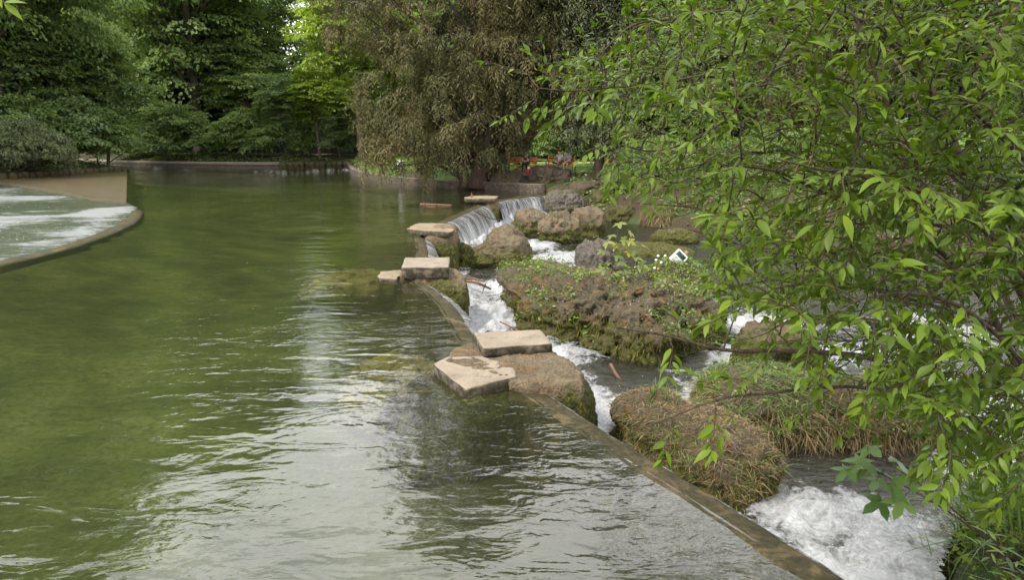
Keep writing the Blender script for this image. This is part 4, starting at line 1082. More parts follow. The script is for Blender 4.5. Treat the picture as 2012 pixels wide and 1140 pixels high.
# back rows, each its own tree
back = [(-120, 112, 34), (-20, 116, 36), (75, 112, 37), (165, 118, 34), (262, 122, 25), (335, 116, 40), (420, 120, 42), (470, 112, 38), (572, 132, 12), (640, 128, 20), (700, 124, 30), (770, 112, 34), (850, 104, 30), (930, 98, 32), (1010, 104, 30), (1090, 96, 33), (1175, 100, 31),
        (1265, 92, 32), (1360, 96, 34), (1460, 90, 31), (1560, 95, 33), (1670, 88, 32), (1790, 92, 34), (1910, 86, 31), (2040, 90, 33), (2170, 84, 32)]
for i, (px, Y, h) in enumerate(back):
    tree(('ash', 'maple')[i % 2], 'woodland_tree', 'tall woodland tree in the back row, seen only as leaves between nearer crowns', px, Y, h, ('maple', None, 'linden', None)[i % 4] if i != 8 else 'linden', rz=i * 1.7, group='back row of woodland trees')
for i, (px, Y, h, m, lab) in enumerate([(455, 93, 15, 'linden', 'half grown pale tree filling the dark gap right of the broad far maple trunk'), (505, 90, 13, 'maple', 'half grown tree under the tall tree beside the sky gap'), (60, 63.5, 14, 'linden', 'half grown pale tree in front of the left maple trunk'), (-30, 61, 15, None, 'half grown tree at the far left edge behind the conifer shrub'), (150, 68, 14, 'maple', 'half grown tree between the two left maples'), (215, 70, 13, 'linden', 'half grown pale tree at the water gap end of the left bank'), (345, 94, 15, None, 'half grown tree filling the gap left of the broad far maple trunk'),
        (240, 92, 14, 'linden', 'half grown tree behind the right end of the left bank'), (545, 95, 11, 'linden', 'half grown pale tree at the foot of the sky gap')]):
    tree('linden', 'young_tree', lab, px, Y, h, m, rz=i * 1.3, wide=1.2, group='half grown trees round the pool')
mid = [(790, 84, 24, 'maple', 'maple', 'green tree seen through the left yew boughs'), (880, 76, 20, 'ash', 'maple', 'leafy tree behind the big brown yew'), (1060, 72, 22, 'maple', 'maple', 'leafy tree beyond the lawn behind the benches'),
       (1150, 70, 20, 'maple', 'linden', 'pale leafy tree beyond the lawn right of the benches'), (1290, 62, 21, 'maple', None, 'green tree on the lawn behind the near shrub tips'), (1420, 58, 22, 'ash', 'linden', 'tall tree glimpsed through the near shrub branches'),
       (1560, 60, 24, 'maple', None, 'dense tree behind the middle of the near shrub'), (1720, 54, 23, 'maple', 'linden', 'leafy tree behind the right half of the near shrub'), (1880, 56, 24, 'ash', None, 'tree filling the upper right behind the near shrub'), (2050, 50, 23, 'maple', 'dark', 'dark tree at the right edge behind the near shrub')]
for i, (px, Y, h, kd, m, lab) in enumerate(mid):
    tree(kd, 'park_tree', lab, px, Y, h, m, rz=i * 0.9 + 0.3, group='park trees beyond the lawn')
rb = [(1075, 63, 3.4, 'maple', 'bright bush across the lawn left of the seated pair'), (1120, 62.5, 3.6, 'linden', 'pale bush across the lawn behind the seated pair'), (1000, 64, 4, 'maple', 'bush beyond the lawn behind the dark yew trunk'), (1190, 62, 4.2, 'maple', 'bush across the lawn right of the seated pair'),
      (1265, 39.5, 2.4, 'linden', 'pale green bush on the right slope above the river'), (1320, 37.5, 2.6, 'maple', 'fern green bush on the right slope behind the shrub tips'), (1215, 38.2, 1.4, 'dark', 'low dark leafy clump between the bank rocks'), (1400, 35, 2.6, 'maple', 'leafy bush at the river edge behind the near shrub'),
      (1500, 34, 3.0, 'linden', 'bush on the right bank hidden behind the near shrub leaves'), (1620, 33, 3.2, 'maple', 'bush on the right bank behind the middle of the near shrub'), (1760, 31, 3.4, 'dark', 'dark bush on the right bank behind the near shrub'), (1920, 29, 3.2, 'maple', 'bush at the right edge of the river bank')]
for i, (px, Y, h, m, lab) in enumerate(rb):
    tree('shrub', 'park_bush', lab, px, Y, h, m, rz=i * 1.4, cat='shrub', group='bushes right of the river and beyond the lawn')
th = [(-60, 104, 10), (20, 100, 9), (110, 104, 11), (200, 102, 10), (275, 104, 11), (345, 100, 10), (415, 104, 12), (480, 103, 11), (545, 108, 8), (600, 112, 9), (660, 112, 9), (720, 104, 10), (790, 92, 9), (860, 88, 9), (930, 86, 8.5), (1000, 84, 9),
      (1070, 80, 8), (1140, 78, 8), (1210, 76, 8.5), (1290, 74, 9), (1380, 72, 9), (1480, 70, 9), (1590, 68, 9), (1700, 66, 9), (1820, 64, 9), (1950, 62, 9), (2080, 60, 9)]
for i, (px, Y, h) in enumerate(th):
    tree('shrub', 'thicket', 'understorey thicket filling the dark space under the back row of woodland trees', px, Y, h, ('linden', 'maple', None)[i % 3], rz=i * 2.1, wide=1.5, cat='shrub', group='understorey thickets')
# trees standing behind the photographer's left, seen mirrored in the pool
tree('near_maple', 'maple_tree', 'tall maple left of the frame whose reflection darkens the pool', 0, 34, 38, X=-60, rz=5)

# the brown yews
YEW = 'yews on the bank by the weir'
def conifer(name, label, root, lobes, trunks, args, mat, bark='yew_bark', group=YEW, limbs=26):
    root = np.array(root, float)
    r = empty(name, root); tag(r, label, 'conifer', group)
    lb = [(l[0] - root[0], l[1] - root[1], l[2] - root[2], *l[3:]) for l in lobes]
    cm, P = hanging_crown('crown', args.pop('seed'), lb, args.pop('n'), args.pop('strands'), args.pop('per'), args.pop('ln'), args.pop('w'), M[mat], **args)
    link('crown', cm, r)
    for i, (b, t, r0) in enumerate(trunks):
        link('trunk', trunk_mesh('trunk', 600 + i + len(lobes), np.array(b) - root, np.array(t) - root, r0, P, M[bark], limbs, 2.0, 0.5, 11, 0.15), r)
    return r
conifer('yew_tree', 'huge brown green yew with drooping boughs over the pool edge', (-2.3, 43.4, 0.45),
        [(-2.6, 43.5, 14, 6.0, 5.0, 8.5), (-6.0, 42.0, 5.2, 3.3, 3.2, 4.2), (-2.6, 41.8, 4.4, 3.5, 2.8, 3.4), (1.0, 42.6, 7.4, 3.6, 3.4, 4.2), (-8.6, 43.0, 9.6, 2.4, 3.0, 1.5), (-3.5, 43.5, 21, 4.2, 4.2, 5), (-6.5, 41.4, 2.5, 2.0, 1.5, 1.7),
         (-10.4, 43.5, 12.3, 2.2, 2.6, 1.1), (0.5, 43, 14, 4, 4, 6), (-3.2, 41.2, 2.25, 1.8, 1.2, 1.3)],
        [((-2.1, 43.2, 0.4), (-3, 43.6, 21), 0.42), ((-2.9, 43.6, 0.4), (-6, 43, 12), 0.30)],
        dict(seed=601, n=1750, strands=13, per=10, ln=1.15, w=0.21, droop=1.0, gap=[(-8.3, -7.0, 0.2, 2.1)]), 'yew', limbs=34)
conifer('yew_tree', 'darker yew behind the huge one, trunk left of the shaded bench', (-0.55, 45.2, 0.6),
        [(0.2, 46.5, 10, 4.5, 4.0, 6.5), (-0.7, 45.3, 3.4, 1.6, 1.4, 2.6), (1.8, 46.5, 6, 2.6, 2.4, 2.6), (0, 46.5, 18, 3.5, 3.5, 6)],
        [((-0.55, 45.2, 0.5), (0, 46.2, 20), 0.36)],
        dict(seed=602, n=800, strands=9, per=7, ln=1.2, w=0.36, droop=0.9), 'yew_dark')
conifer('yew_tree', 'slim dark yew right of the seated pair, trunk bare at the bottom', (4.95, 40.9, 0.55),
        [(5.4, 41.6, 8.2, 2.9, 2.6, 4.2), (4.6, 40.9, 3.7, 1.7, 1.5, 1.2), (6.2, 42, 14, 3.3, 3.3, 5.5), (5.9, 41.2, 3.2, 1.4, 1.2, 1.4), (4.4, 41.5, 11, 2.2, 2.2, 3)],
        [((4.95, 40.9, 0.4), (5.6, 41.6, 17), 0.30)],
        dict(seed=603, n=900, strands=9, per=7, ln=1.1, w=0.36, droop=0.8), 'yew_dark')
conifer('yew_tree', 'olive brown yew glimpsed above the near shrub branches', (20.5, 47, 0.9),
        [(20.5, 47, 12, 5, 5, 9)], [((20.5, 47, .8), (20.5, 47, 19), 0.4)], dict(seed=604, n=420, strands=8, per=6, ln=1.5, w=0.4, droop=0.9), 'yew')
conifer('spruce_shrub', 'grey green conifer shrub spreading low over the left bank', (-39.8, 54.6, 0.4),
        [(-39.2, 54.4, 2.4, 4.0, 2.6, 2.1), (-42.5, 53.6, 2.8, 3.5, 2.5, 2.4), (-37.4, 55.6, 1.9, 1.9, 1.7, 1.4)], [((-39.8, 54.6, .3), (-40, 55, 4.2), 0.16)],
        dict(seed=605, n=560, strands=11, per=7, ln=1.0, w=0.28, droop=0.45, low=-0.55, reach=0.85), 'spruce', group=None)

# undergrowth along the banks
rng = np.random.default_rng(77)
X, Y = rng.uniform(-48, 18, 120000), rng.uniform(27, 92, 120000)
dp, dr = sdist(X, Y, POOL), sdist(X, Y, RIVER)
dn = fbm(np.stack([X, Y, 0 * X], 1), 0.5, 3, 88)
ok = (dp > 0.55) & ((dp < 7) | (X > 3)) & (dr > 0.35) & (((X < -15) & (dn > -0.25)) | ((X > 3) & (dn > -0.12) & (Y < 43)) | ((X < -8) & (dn > 0.0)))
ok &= ~((X > -24) & (X < -16) & (Y > 79.5))
X, Y = X[ok], Y[ok]; n = len(X)
Pg = np.stack([X, Y, terrain_z(X, Y) + rng.uniform(0.02, 0.42, n) * (0.5 + np.clip(dn[ok], 0, 1))], 1)
D = unit(rng.normal(size=(n, 3)) * [1, 1, .35]); Lg = rng.uniform(0.12, 0.26, n)
V, F = leaf_quads(Pg, D, unit(rng.normal(size=(n, 3)) * .45 + [0, 0, 1]), Lg, Lg * 0.75)
tag(link('undergrowth', mesh('undergrowth', V, F, M['maple'], False, {'rnd': np.repeat(rng.random(n), 4)})), 'low leafy undergrowth along the pool banks', 'undergrowth', kind='stuff')

# ------------------------------------------------------------------ growth on the rocks
def on_rock(label, n, seed, up_min=0.3, up_max=1.1, z=(-9, 9), mask=None, want_scale=1.0):
    V, F = ROCKS[label]; rng = np.random.default_rng(seed)
    a, b, c = V[F[:, 0]], V[F[:, 1]], V[F[:, 2]]
    nr = np.cross(b - a, c - a); ar = np.linalg.norm(nr, axis=1); nr = nr / np.maximum(ar[:, None], 1e-12)
    cen = (a + b + c) / 3
    ok = (nr[:, 2] > up_min) & (nr[:, 2] < up_max) & (cen[:, 2] > z[0]) & (cen[:, 2] < z[1])
    if mask is not None: ok &= mask(cen)
    w = ar * ok
    if w.sum() == 0: return np.zeros((0, 3)), np.zeros((0, 3)), rng
    i = rng.choice(len(F), n, p=w / w.sum())
    u, v = rng.random((2, n)); s = u + v > 1; u[s], v[s] = 1 - u[s], 1 - v[s]
    return a[i] + (b - a)[i] * u[:, None] + (c - a)[i] * v[:, None], nr[i], rng

def blades(P, D, ln, w, bend, rng, rnd=None, seg=3):
    """curved tapering blades: P roots, D start direction"""
    n = len(P); D = unit(D); ln = np.asarray(ln); w = np.asarray(w)
    side = unit(np.cross(D, rng.normal(size=(n, 3))))
    hz = unit(D * [1, 1, 0] + rng.normal(size=(n, 3)) * [.5, .5, 0])
    V = []
    for t in np.linspace(0, 1, seg + 1):
        c = P + D * (ln * t)[:, None] + hz * (ln * bend * 0.6 * t * t)[:, None] - np.array([0, 0, 1]) * (ln * bend * 0.75 * t ** 2.2)[:, None]
        ww = (w * (1 - t ** 1.6) * 0.5 + 0.0006)[:, None]
        V += [c - side * ww, c + side * ww]
    V = np.stack(V, 1); m = 2 * (seg + 1)
    base = np.arange(n)[:, None] * m
    F = np.concatenate([base + np.array([[2 * s, 2 * s + 1, 2 * s + 3, 2 * s + 2]]) for s in range(seg)], 0)
    r = rng.random(n) if rnd is None else rnd
    return V.reshape(-1, 3), F, np.repeat(r, m)

def clumped(P, scale, thr, seed): return fbm(P, scale, 3, seed) > thr

def stuff(name, parts, mat, label, cat):
    a = Acc()
    for V, F, r in parts: a.add(V, F, r)
    return tag(a.build(name, M[mat], smooth=False), label, cat, kind='stuff')

def tuft(label_src, n, seed, ln, w, bend, up=(0.3, 1.1), z=(-9, 9), thr=-1, sc_=1.5, mask=None, spread=0.45, dirn=None):
    P, N, rng = on_rock(label_src, n, seed, up[0], up[1], z, mask)
    if len(P) and thr > -1:
        k_ = clumped(P, sc_, thr, seed); P, N = P[k_], N[k_]
    d = N * 0.6 + [0, 0, 0.6] + rng.normal(size=P.shape) * spread if dirn is None else np.tile(dirn, (len(P), 1)) + N * 0.4 + rng.normal(size=P.shape) * spread
    return blades(P - N * 0.01, d, rng.uniform(.5, 1.25, len(P)) * ln, rng.uniform(.7, 1.3, len(P)) * w, bend, rng)

def herbs(label_src, n, seed, leaf, h, thr=-1, sc_=1.8, up=(0.3, 1.1), z=(-9, 9), mask=None):
    P, N, rng = on_rock(label_src, n, seed, up[0], up[1], z, mask)
    if len(P) and thr > -1:
        k_ = clumped(P, sc_, thr, seed + 3); P, N = P[k_], N[k_]
    n = len(P)
    P = P + N * 0.02 + np.c_[rng.normal(size=(n, 2)) * 0.02, rng.random(n) * h]
    Lg = leaf * rng.uniform(.6, 1.4, n)
    V, F = leaf_quads(P, unit(rng.normal(size=(n, 3)) * [1, 1, .5]), unit(rng.normal(size=(n, 3)) * .5 + [0, 0, 1]), Lg, Lg * 0.65)
    return V, F, np.repeat(rng.random(n), 4)

stuff('grass', [tuft(BIG, 4200, 1, .22, .010, .9, thr=0.08), tuft(HUMP, 700, 2, .18, .010, .8, thr=0.0), tuft(MOUND2, 4200, 3, .26, .009, 1.1, up=(.2, 1.1), thr=-0.1, z=(-.9, 9)), tuft(MOUND, 1500, 4, .18, .008, .8, thr=0.08),
                tuft('tall grey brown boulder with grass tufts, middle of the cluster of three', 260, 5, .22, .012, .8, up=(-.1, .6), thr=0.1, sc_=1.2), tuft('grass topped boulder at the right end of the farthest waterfall', 700, 6, .2, .012, .9, up=(.6, 1.1), thr=0.05)],
      'grass', 'green grass blades growing on the river boulders', 'grass')
stuff('herbs', [herbs(BIG, 4800, 11, .075, .16, thr=0.06), herbs(HUMP, 2600, 12, .065, .10, thr=-0.1), herbs(MOUND2, 900, 13, .06, .12, thr=0.1), herbs('dark grey jagged rock standing up behind the maple sapling', 160, 14, .06, .08, thr=0.05),
                herbs('grass topped boulder at the right end of the farthest waterfall', 700, 15, .10, .08, thr=0.1), herbs('tall grey brown boulder with grass tufts, middle of the cluster of three', 240, 16, .09, .08, up=(-.2, .7), thr=0.15)],
      'herb', 'small leafy herbs and creepers over the river boulders', 'herbs')
stuff('dry_grass', [tuft(MOUND, 7500, 21, .13, .0065, .7, up=(.0, 1.1), spread=1.1), tuft(BIG, 3000, 22, .15, .007, .8, up=(.1, 1.1), spread=1.0, thr=0.0), tuft(MOUND2, 4200, 23, .19, .007, 1.0, up=(-.2, .8), spread=.9),
                    tuft(HUMP, 700, 24, .14, .005, .8, spread=.8), tuft(MOUND2, 1500, 25, .36, .007, .25, up=(-.9, .25), z=(-1.0, -.35), dirn=(0, 0, -1), spread=.3),
                    tuft('wide overhanging bank rock with dry grass hanging over the river', 1300, 26, .5, .014, .3, up=(-.3, .7), dirn=(0, -.2, -1), spread=.3),
                    tuft('mossy round boulder, leftmost of the cluster of three near the far falls', 300, 27, .3, .012, .3, up=(-.3, .5), dirn=(0, 0, -1), spread=.3)],
      'straw', 'dry straw coloured grass and hanging roots on the boulders', 'dry grass')
stuff('moss', [tuft(BIG, 4200, 31, .13, .016, .2, up=(-.8, .35), z=(-1.25, -.35), dirn=(0, 0, -1), spread=.25, thr=-.2), tuft('big rough rock platform between the two nearest weir crests, carrying two slabs', 2600, 32, .085, .010, .2, up=(-.6, .45), z=(-1.1, -.02), dirn=(0, 0, -1), spread=.3, thr=-.15),
               tuft('mossy rock pier sloping down under the single square pale slab', 1300, 33, .11, .016, .2, up=(-.5, .5), z=(-1.1, .0), dirn=(0, 0, -1), spread=.3, thr=-.1), tuft('mossy blocky rock pier next to the broad waterfall curtain', 800, 34, .16, .022, .2, up=(-.5, .5), dirn=(0, 0, -1), spread=.3, thr=-.1),
               tuft('pointed brown boulder with a mossy foot directly below the broad waterfall', 900, 35, .14, .02, .3, up=(-.4, .7), z=(-1.2, -.45), dirn=(0, 0, -1), spread=.3, thr=-.05), tuft('small mossy rock at the left foot of the pointed brown boulder', 400, 36, .12, .02, .3, dirn=(0, 0, -1), up=(-.3, .9)),
               tuft(MOUND2, 1500, 37, .10, .010, .2, up=(-.9, .2), z=(-1.1, -.5), dirn=(0, 0, -1), spread=.3), tuft(MOUND, 1500, 38, .07, .008, .3, up=(-.6, .4), z=(-1.2, -.55), dirn=(0, 0, -1), spread=.3),
               ],
      'moss', 'dark green moss tassels hanging from the wet rock faces', 'moss')
# a few violet flowers on the big boulder
P, N, rng = on_rock(BIG, 420, 41, .35); k_ = clumped(P, 1.6, .0, 44); P, N = P[k_], N[k_]
P2, N2, _ = on_rock(HUMP, 200, 42, .3); P = np.vstack([P, P2]) + [0, 0, .07]
n = len(P)
M['violet'] = plain('violet_petal', (0.32, 0.20, 0.42), 0.6, 0.2)
V, F = leaf_quads(P, unit(rng.normal(size=(n, 3))), unit(rng.normal(size=(n, 3)) * .4 + [0, 0, 1]), np.full(n, .026), np.full(n, .024))
tag(link('flowers', mesh('flowers', V, F, M['violet'], False)), 'tiny violet flowers scattered over the huge boulder', 'flowers', kind='stuff')

# ------------------------------------------------------------------ near shrub on the right
def leaf_template(kind='lance'):
    if kind == 'lance':
        t = np.array([0, .12, .32, .55, .78, 1.0]); w = np.array([0, .09, .165, .155, .085, 0])
    else:
        t = np.array([0, .15, .35, .6, .82, 1.0]); w = np.array([0, .05, .075, .07, .045, 0])
    V = [[0, 0, 0]]
    z = lambda q: -0.26 * q * q
    for a, b in zip(t[1:-1], w[1:-1]): V += [[a, b, z(a) + b * .22], [a, 0, z(a)], [a, -b, z(a) + b * .22]]
    V.append([1, 0, z(1)])
    n = len(t) - 2; F3, F4 = [[0, 2, 1], [0, 3, 2]], []
    for i in range(n - 1):
        b = 1 + 3 * i; F4 += [[b, b + 1, b + 4, b + 3], [b + 1, b + 2, b + 5, b + 4]]
    b = 1 + 3 * (n - 1); e = len(V) - 1
    F3 += [[b, b + 1, e], [b + 1, b + 2, e]]
    return np.array(V), np.array(F3), np.array(F4)

def palm_template():
    """five lobed maple leaf, stalk at the origin, tip along +x"""
    tip = [(0, 1.0, .34), (62, .82, .28), (-62, .82, .28), (122, .46, .2), (-122, .46, .2)]
    pts = []
    for a, r, w in [(-150, .16, 0), (-122, .50, 0), (-96, .30, 0), (-80, .55, 0), (-62, .86, 0), (-46, .60, 0), (-30, .38, 0), (-17, .70, 0), (0, 1.02, 0), (17, .70, 0), (30, .38, 0), (46, .60, 0), (62, .86, 0), (80, .55, 0), (96, .30, 0), (122, .50, 0), (150, .16, 0)]:
        pts.append([.12 + r * math.cos(R(a)), r * math.sin(R(a)), -0.20 * r * r + .05 * math.sin(R(a * 5.8))])
    V = np.array([[0.12, 0, 0.03]] + pts)
    n = len(pts)
    F = np.array([[0, i, i + 1] for i in range(1, n)])
    return V, F, np.zeros((0, 4), int)

def place_leaves(D, N):
    D = unit(D); S = unit(np.cross(N, D)); N2 = np.cross(D, S)
    return D, S, N2

def leafy_plant(name, label, cat, tubes, leaves, leaf_mat_, bark, kind='lance', nobj=300, group=None, loc=(0, 0, 0), order=None):
    """leaves: P, D, N, L arrays; the largest in view become single leaf parts, the rest one joined part"""
    loc = np.array(loc, float)
    root = empty(name, loc); tag(root, label, cat, group)
    a = Acc()
    for pts, rad, sd in tubes:
        V, F = tube(np.asarray(pts) - loc, rad, sd); a.add(V, F)
    a.build('branches' if len(tubes) > 3 else 'stem', M[bark], root)
    T, F3, F4 = palm_template() if kind == 'palm' else leaf_template(kind)
    P, D, N, Lg = leaves
    D, S, N2 = place_leaves(D, N)
    rng = np.random.default_rng(5)
    if order is None: order = np.arange(len(P))
    single, rest = order[:nobj], order[nobj:]
    variants = []
    for q in range(4):
        W = T + np.array([0, 0, 1.0]) * (rng.uniform(-.10, .10) * T[:, :1] ** 2) + np.array([0, 1.0, 0]) * (rng.uniform(-.10, .10) * T[:, :1] ** 2)
        variants.append(mesh('leaf', W, [F3, F4], M[leaf_mat_], True, {'rnd': np.full(len(T), .05 + .28 * q)}))
    for j in single:
        o = link('leaf', variants[rng.integers(4)], root)
        o.matrix_local = Matrix(((D[j, 0] * Lg[j], S[j, 0] * Lg[j], N2[j, 0] * Lg[j], P[j, 0] - loc[0]), (D[j, 1] * Lg[j], S[j, 1] * Lg[j], N2[j, 1] * Lg[j], P[j, 1] - loc[1]),
                                 (D[j, 2] * Lg[j], S[j, 2] * Lg[j], N2[j, 2] * Lg[j], P[j, 2] - loc[2]), (0, 0, 0, 1)))
    if len(rest):
        n, m = len(rest), len(T)
        bend = rng.uniform(-.12, .12, (n, 1, 1)) * T[None, :, :1] ** 2
        X = np.concatenate([np.repeat(T[None, :, :2], n, 0), T[None, :, 2:3] + bend], -1) * Lg[rest][:, None, None]
        V = P[rest][:, None] - loc + X[..., :1] * D[rest][:, None] + X[..., 1:2] * S[rest][:, None] + X[..., 2:] * N2[rest][:, None]
        base = (np.arange(n) * m)[:, None, None]
        Fs = [(F3[None] + base).reshape(-1, 3)]
        if len(F4): Fs.append((F4[None] + base).reshape(-1, 4))
        o = link('leaves', mesh('leaves', V.reshape(-1, 3), Fs, M[leaf_mat_], True, {'rnd': np.repeat(rng.random(n), m)}), root)
        o['kind'] = 'stuff'
    return root

SH = [  # main stems (picture column, row, metres ahead) -> points in the world
    ([(2120, 985, 4.1), (2012, 905, 3.95), (1930, 850, 3.9), (1860, 800, 3.85), (1800, 752, 3.8), (1700, 702, 3.75), (1560, 690, 3.7), (1420, 688, 3.6), (1300, 660, 3.5), (1205, 640, 3.45)], .030, .004),
    ([(1800, 752, 3.8), (1740, 768, 3.72), (1650, 758, 3.6), (1500, 772, 3.45), (1400, 790, 3.35), (1310, 826, 3.3), (1248, 848, 3.25)], .012, .003),
    ([(2120, 985, 4.1), (2090, 760, 4.3), (2000, 560, 4.35), (1930, 430, 4.4), (1885, 300, 4.5), (1840, 180, 4.6), (1805, 50, 4.7), (1790, -140, 4.8)], .036, .014),
    ([(1900, 340, 4.45), (1850, 220, 4.4), (1765, 95, 4.3), (1690, 74, 4.2), (1570, 104, 4.1), (1480, 178, 4.0), (1395, 255, 3.95), (1290, 292, 3.9), (1215, 285, 3.85)], .022, .004),
    ([(1830, 140, 4.6), (1710, 45, 4.4), (1580, 18, 4.3), (1450, 22, 4.2), (1330, 36, 4.1), (1240, 50, 4.0), (1175, 110, 3.9)], .018, .004),
    ([(1480, 178, 4.0), (1390, 150, 3.9), (1300, 165, 3.8), (1205, 172, 3.7), (1130, 178, 3.6), (1060, 172, 3.5)], .010, .003),
    ([(2100, 420, 3.5), (1960, 250, 3.4), (1885, 178, 3.35), (1950, 90, 3.3), (2005, -10, 3.3), (2020, -160, 3.3)], .018, .008),
    ([(2120, 985, 4.1), (1960, 640, 4.4), (1860, 505, 4.2), (1740, 430, 4.0), (1620, 375, 3.7), (1510, 330, 3.5), (1420, 320, 3.4)], .024, .004),
    ([(2090, 640, 3.3), (1960, 480, 3.2), (1850, 395, 3.1), (1710, 350, 3.0), (1600, 330, 2.95), (1530, 310, 2.9)], .014, .004),
    ([(1960, 640, 4.4), (1830, 600, 4.6), (1700, 565, 4.6), (1560, 545, 4.5), (1440, 562, 4.4), (1385, 592, 4.3)], .013, .003),
    ([(2000, 560, 4.35), (1880, 450, 5.0), (1700, 440, 5.1), (1500, 430, 5.2), (1350, 408, 5.2), (1245, 395, 5.2)], .018, .004),
    ([(1880, 450, 5.0), (1720, 520, 5.2), (1540, 500, 5.3), (1420, 470, 5.3), (1340, 450, 5.3)], .012, .003),
    ([(2120, 985, 4.1), (2060, 800, 3.3), (1990, 690, 3.1), (1900, 610, 3.0), (1800, 575, 2.95), (1690, 590, 2.95), (1600, 640, 2.95)], .016, .003),
    ([(2120, 985, 4.1), (1990, 760, 5.0), (1900, 660, 5.3), (1780, 640, 5.4), (1640, 620, 5.4), (1530, 640, 5.3)], .016, .003),
    ([(1885, 300, 4.5), (1780, 280, 4.6), (1640, 250, 4.7), (1500, 260, 4.8), (1380, 320, 4.8), (1260, 340, 4.8)], .014, .003),
    ([(1700, 440, 5.1), (1610, 330, 5.2), (1500, 240, 5.2), (1350, 200, 5.1), (1260, 210, 5.0)], .012, .003),
    ([(1840, 180, 4.6), (1900, 60, 4.5), (1990, 20, 4.3), (2100, 40, 4.2)], .016, .006),
    ([(2120, 985, 4.1), (2030, 700, 5.6), (1900, 520, 6.4), (1720, 400, 6.9), (1540, 330, 7.2), (1380, 300, 7.4), (1260, 300, 7.5)], .026, .004),
    ([(2030, 700, 5.6), (1880, 400, 6.2), (1700, 220, 6.6), (1500, 120, 6.8), (1330, 110, 7.0), (1220, 150, 7.0)], .020, .004),
    ([(1720, 400, 6.9), (1560, 440, 7.1), (1430, 420, 7.2), (1340, 400, 7.3)], .010, .003),
    ([(2030, 700, 5.6), (1900, 430, 7.4), (1740, 260, 8.8), (1560, 190, 9.6), (1400, 170, 10.2), (1280, 200, 10.4)], .030, .005),
    ([(1900, 430, 7.4), (1760, 120, 9.0), (1620, -20, 9.8), (1460, -60, 10.4), (1320, -30, 10.8), (1240, 20, 10.9)], .024, .004),
    ([(1760, 120, 9.0), (1700, -120, 9.8), (1580, -240, 10.4), (1420, -260, 10.8), (1300, -200, 11)], .018, .004),
    ([(1740, 260, 8.8), (1600, 320, 9.6), (1440, 330, 10), (1320, 350, 10.2)], .014, .004),
    ([(1470, -120, 4.5), (1530, 60, 4.5), (1600, 240, 4.45), (1650, 400, 4.4), (1680, 520, 4.4)], .008, .007),
    ([(1640, -120, 3.9), (1690, 60, 3.9), (1760, 250, 3.9), (1800, 420, 3.95), (1830, 600, 4.0)], .010, .011),
]
rng = np.random.default_rng(91)
nodes, tubes = [], []
for pts, r0, r1 in SH:
    W = smooth_path([at_depth(*p) for p in pts], 7)
    W = W + 0.02 * np.stack([fbm(W, 2.2, 2, 400 + q) for q in range(3)], 1)
    tubes.append((W, np.linspace(r0, r1, len(W)), 8))
    nodes.append(W[3:])
nodes = np.concatenate(nodes)
reg = [(1250, -420), (1235, 20), (1165, 85), (1085, 150), (1120, 195), (1195, 235), (1190, 345), (1300, 395), (1385, 455), (1425, 560), (1460, 625), (1500, 700), (1560, 745), (1700, 760), (1830, 800), (1850, 880), (1900, 960), (2150, 1010), (2150, -420)]
tx, ty = rng.uniform(1040, 2150, 14000), rng.uniform(-420, 1000, 14000)
ok = in_poly(tx, ty, reg)
dens = 0.50 + 0.5 * sstep(tx, 1250, 1500) * (1 - sstep(ty, 420, 620)) + 0.25 * sstep(tx, 1650, 1900)
dens = dens * np.where(ty < -20, 0.35, 1.0) * (0.45 + 0.75 * sstep(fbm(np.stack([tx / 130, ty / 95, 0 * tx], 1), 1, 2, 92), -.3, .3)) * (1 - .48 * sstep(ty, 470, 640) * (1 - sstep(tx, 1700, 1850)))
ok &= rng.random(14000) < dens
tx, ty = tx[ok][:2450], ty[ok][:2450]
td = np.where(rng.random(len(tx)) < .22, rng.uniform(2.7, 3.3, len(tx)), rng.uniform(3.3, 5.4, len(tx)))
extra = []
for pts in (SH[0][0][3:], SH[1][0], SH[5][0][1:], SH[5][0][2:], SH[9][0][2:]):
    for q in smooth_path(np.array(pts, float), 3):
      if q[0] > 1290 or q[1] < 300: extra.append((q[0] + rng.normal() * 16, q[1] + rng.choice((-1, 1)) * rng.uniform(16, 34), q[2] + rng.normal() * .05))
extra = np.array(extra)
td = np.where((tx < 1560) & (ty < 520) & (rng.random(len(tx)) < .55), rng.uniform(5.0, 8.2, len(tx)), td)
td = np.where(tx < 1330, np.clip(td, 3.5, 8.2), td)
tx2, ty2 = rng.uniform(1215, 1720, 900), rng.uniform(-330, 400, 900)
k2 = in_poly(tx2, ty2, reg) & (fbm(np.stack([tx2 / 90, ty2 / 80, 0 * tx2 + 3], 1), 1, 2, 93) > -.12)
tx2, ty2 = tx2[k2][:420], ty2[k2][:420]
tx, ty, td = np.r_[tx, tx2], np.r_[ty, ty2], np.r_[td, rng.uniform(8.0, 11.5, len(tx2))]
TG = np.array([at_depth(a, b, c) for a, b, c in zip(np.r_[tx, extra[:, 0]], np.r_[ty, extra[:, 1]], np.r_[td, extra[:, 2]])])
dist = np.array([np.min(((nodes - g) ** 2).sum(1)) for g in TG])
LP, LD, LN, LL = [], [], [], []
twist = np.array([-0.55, -0.35, 0.15])                    # the shrub leans out over the water
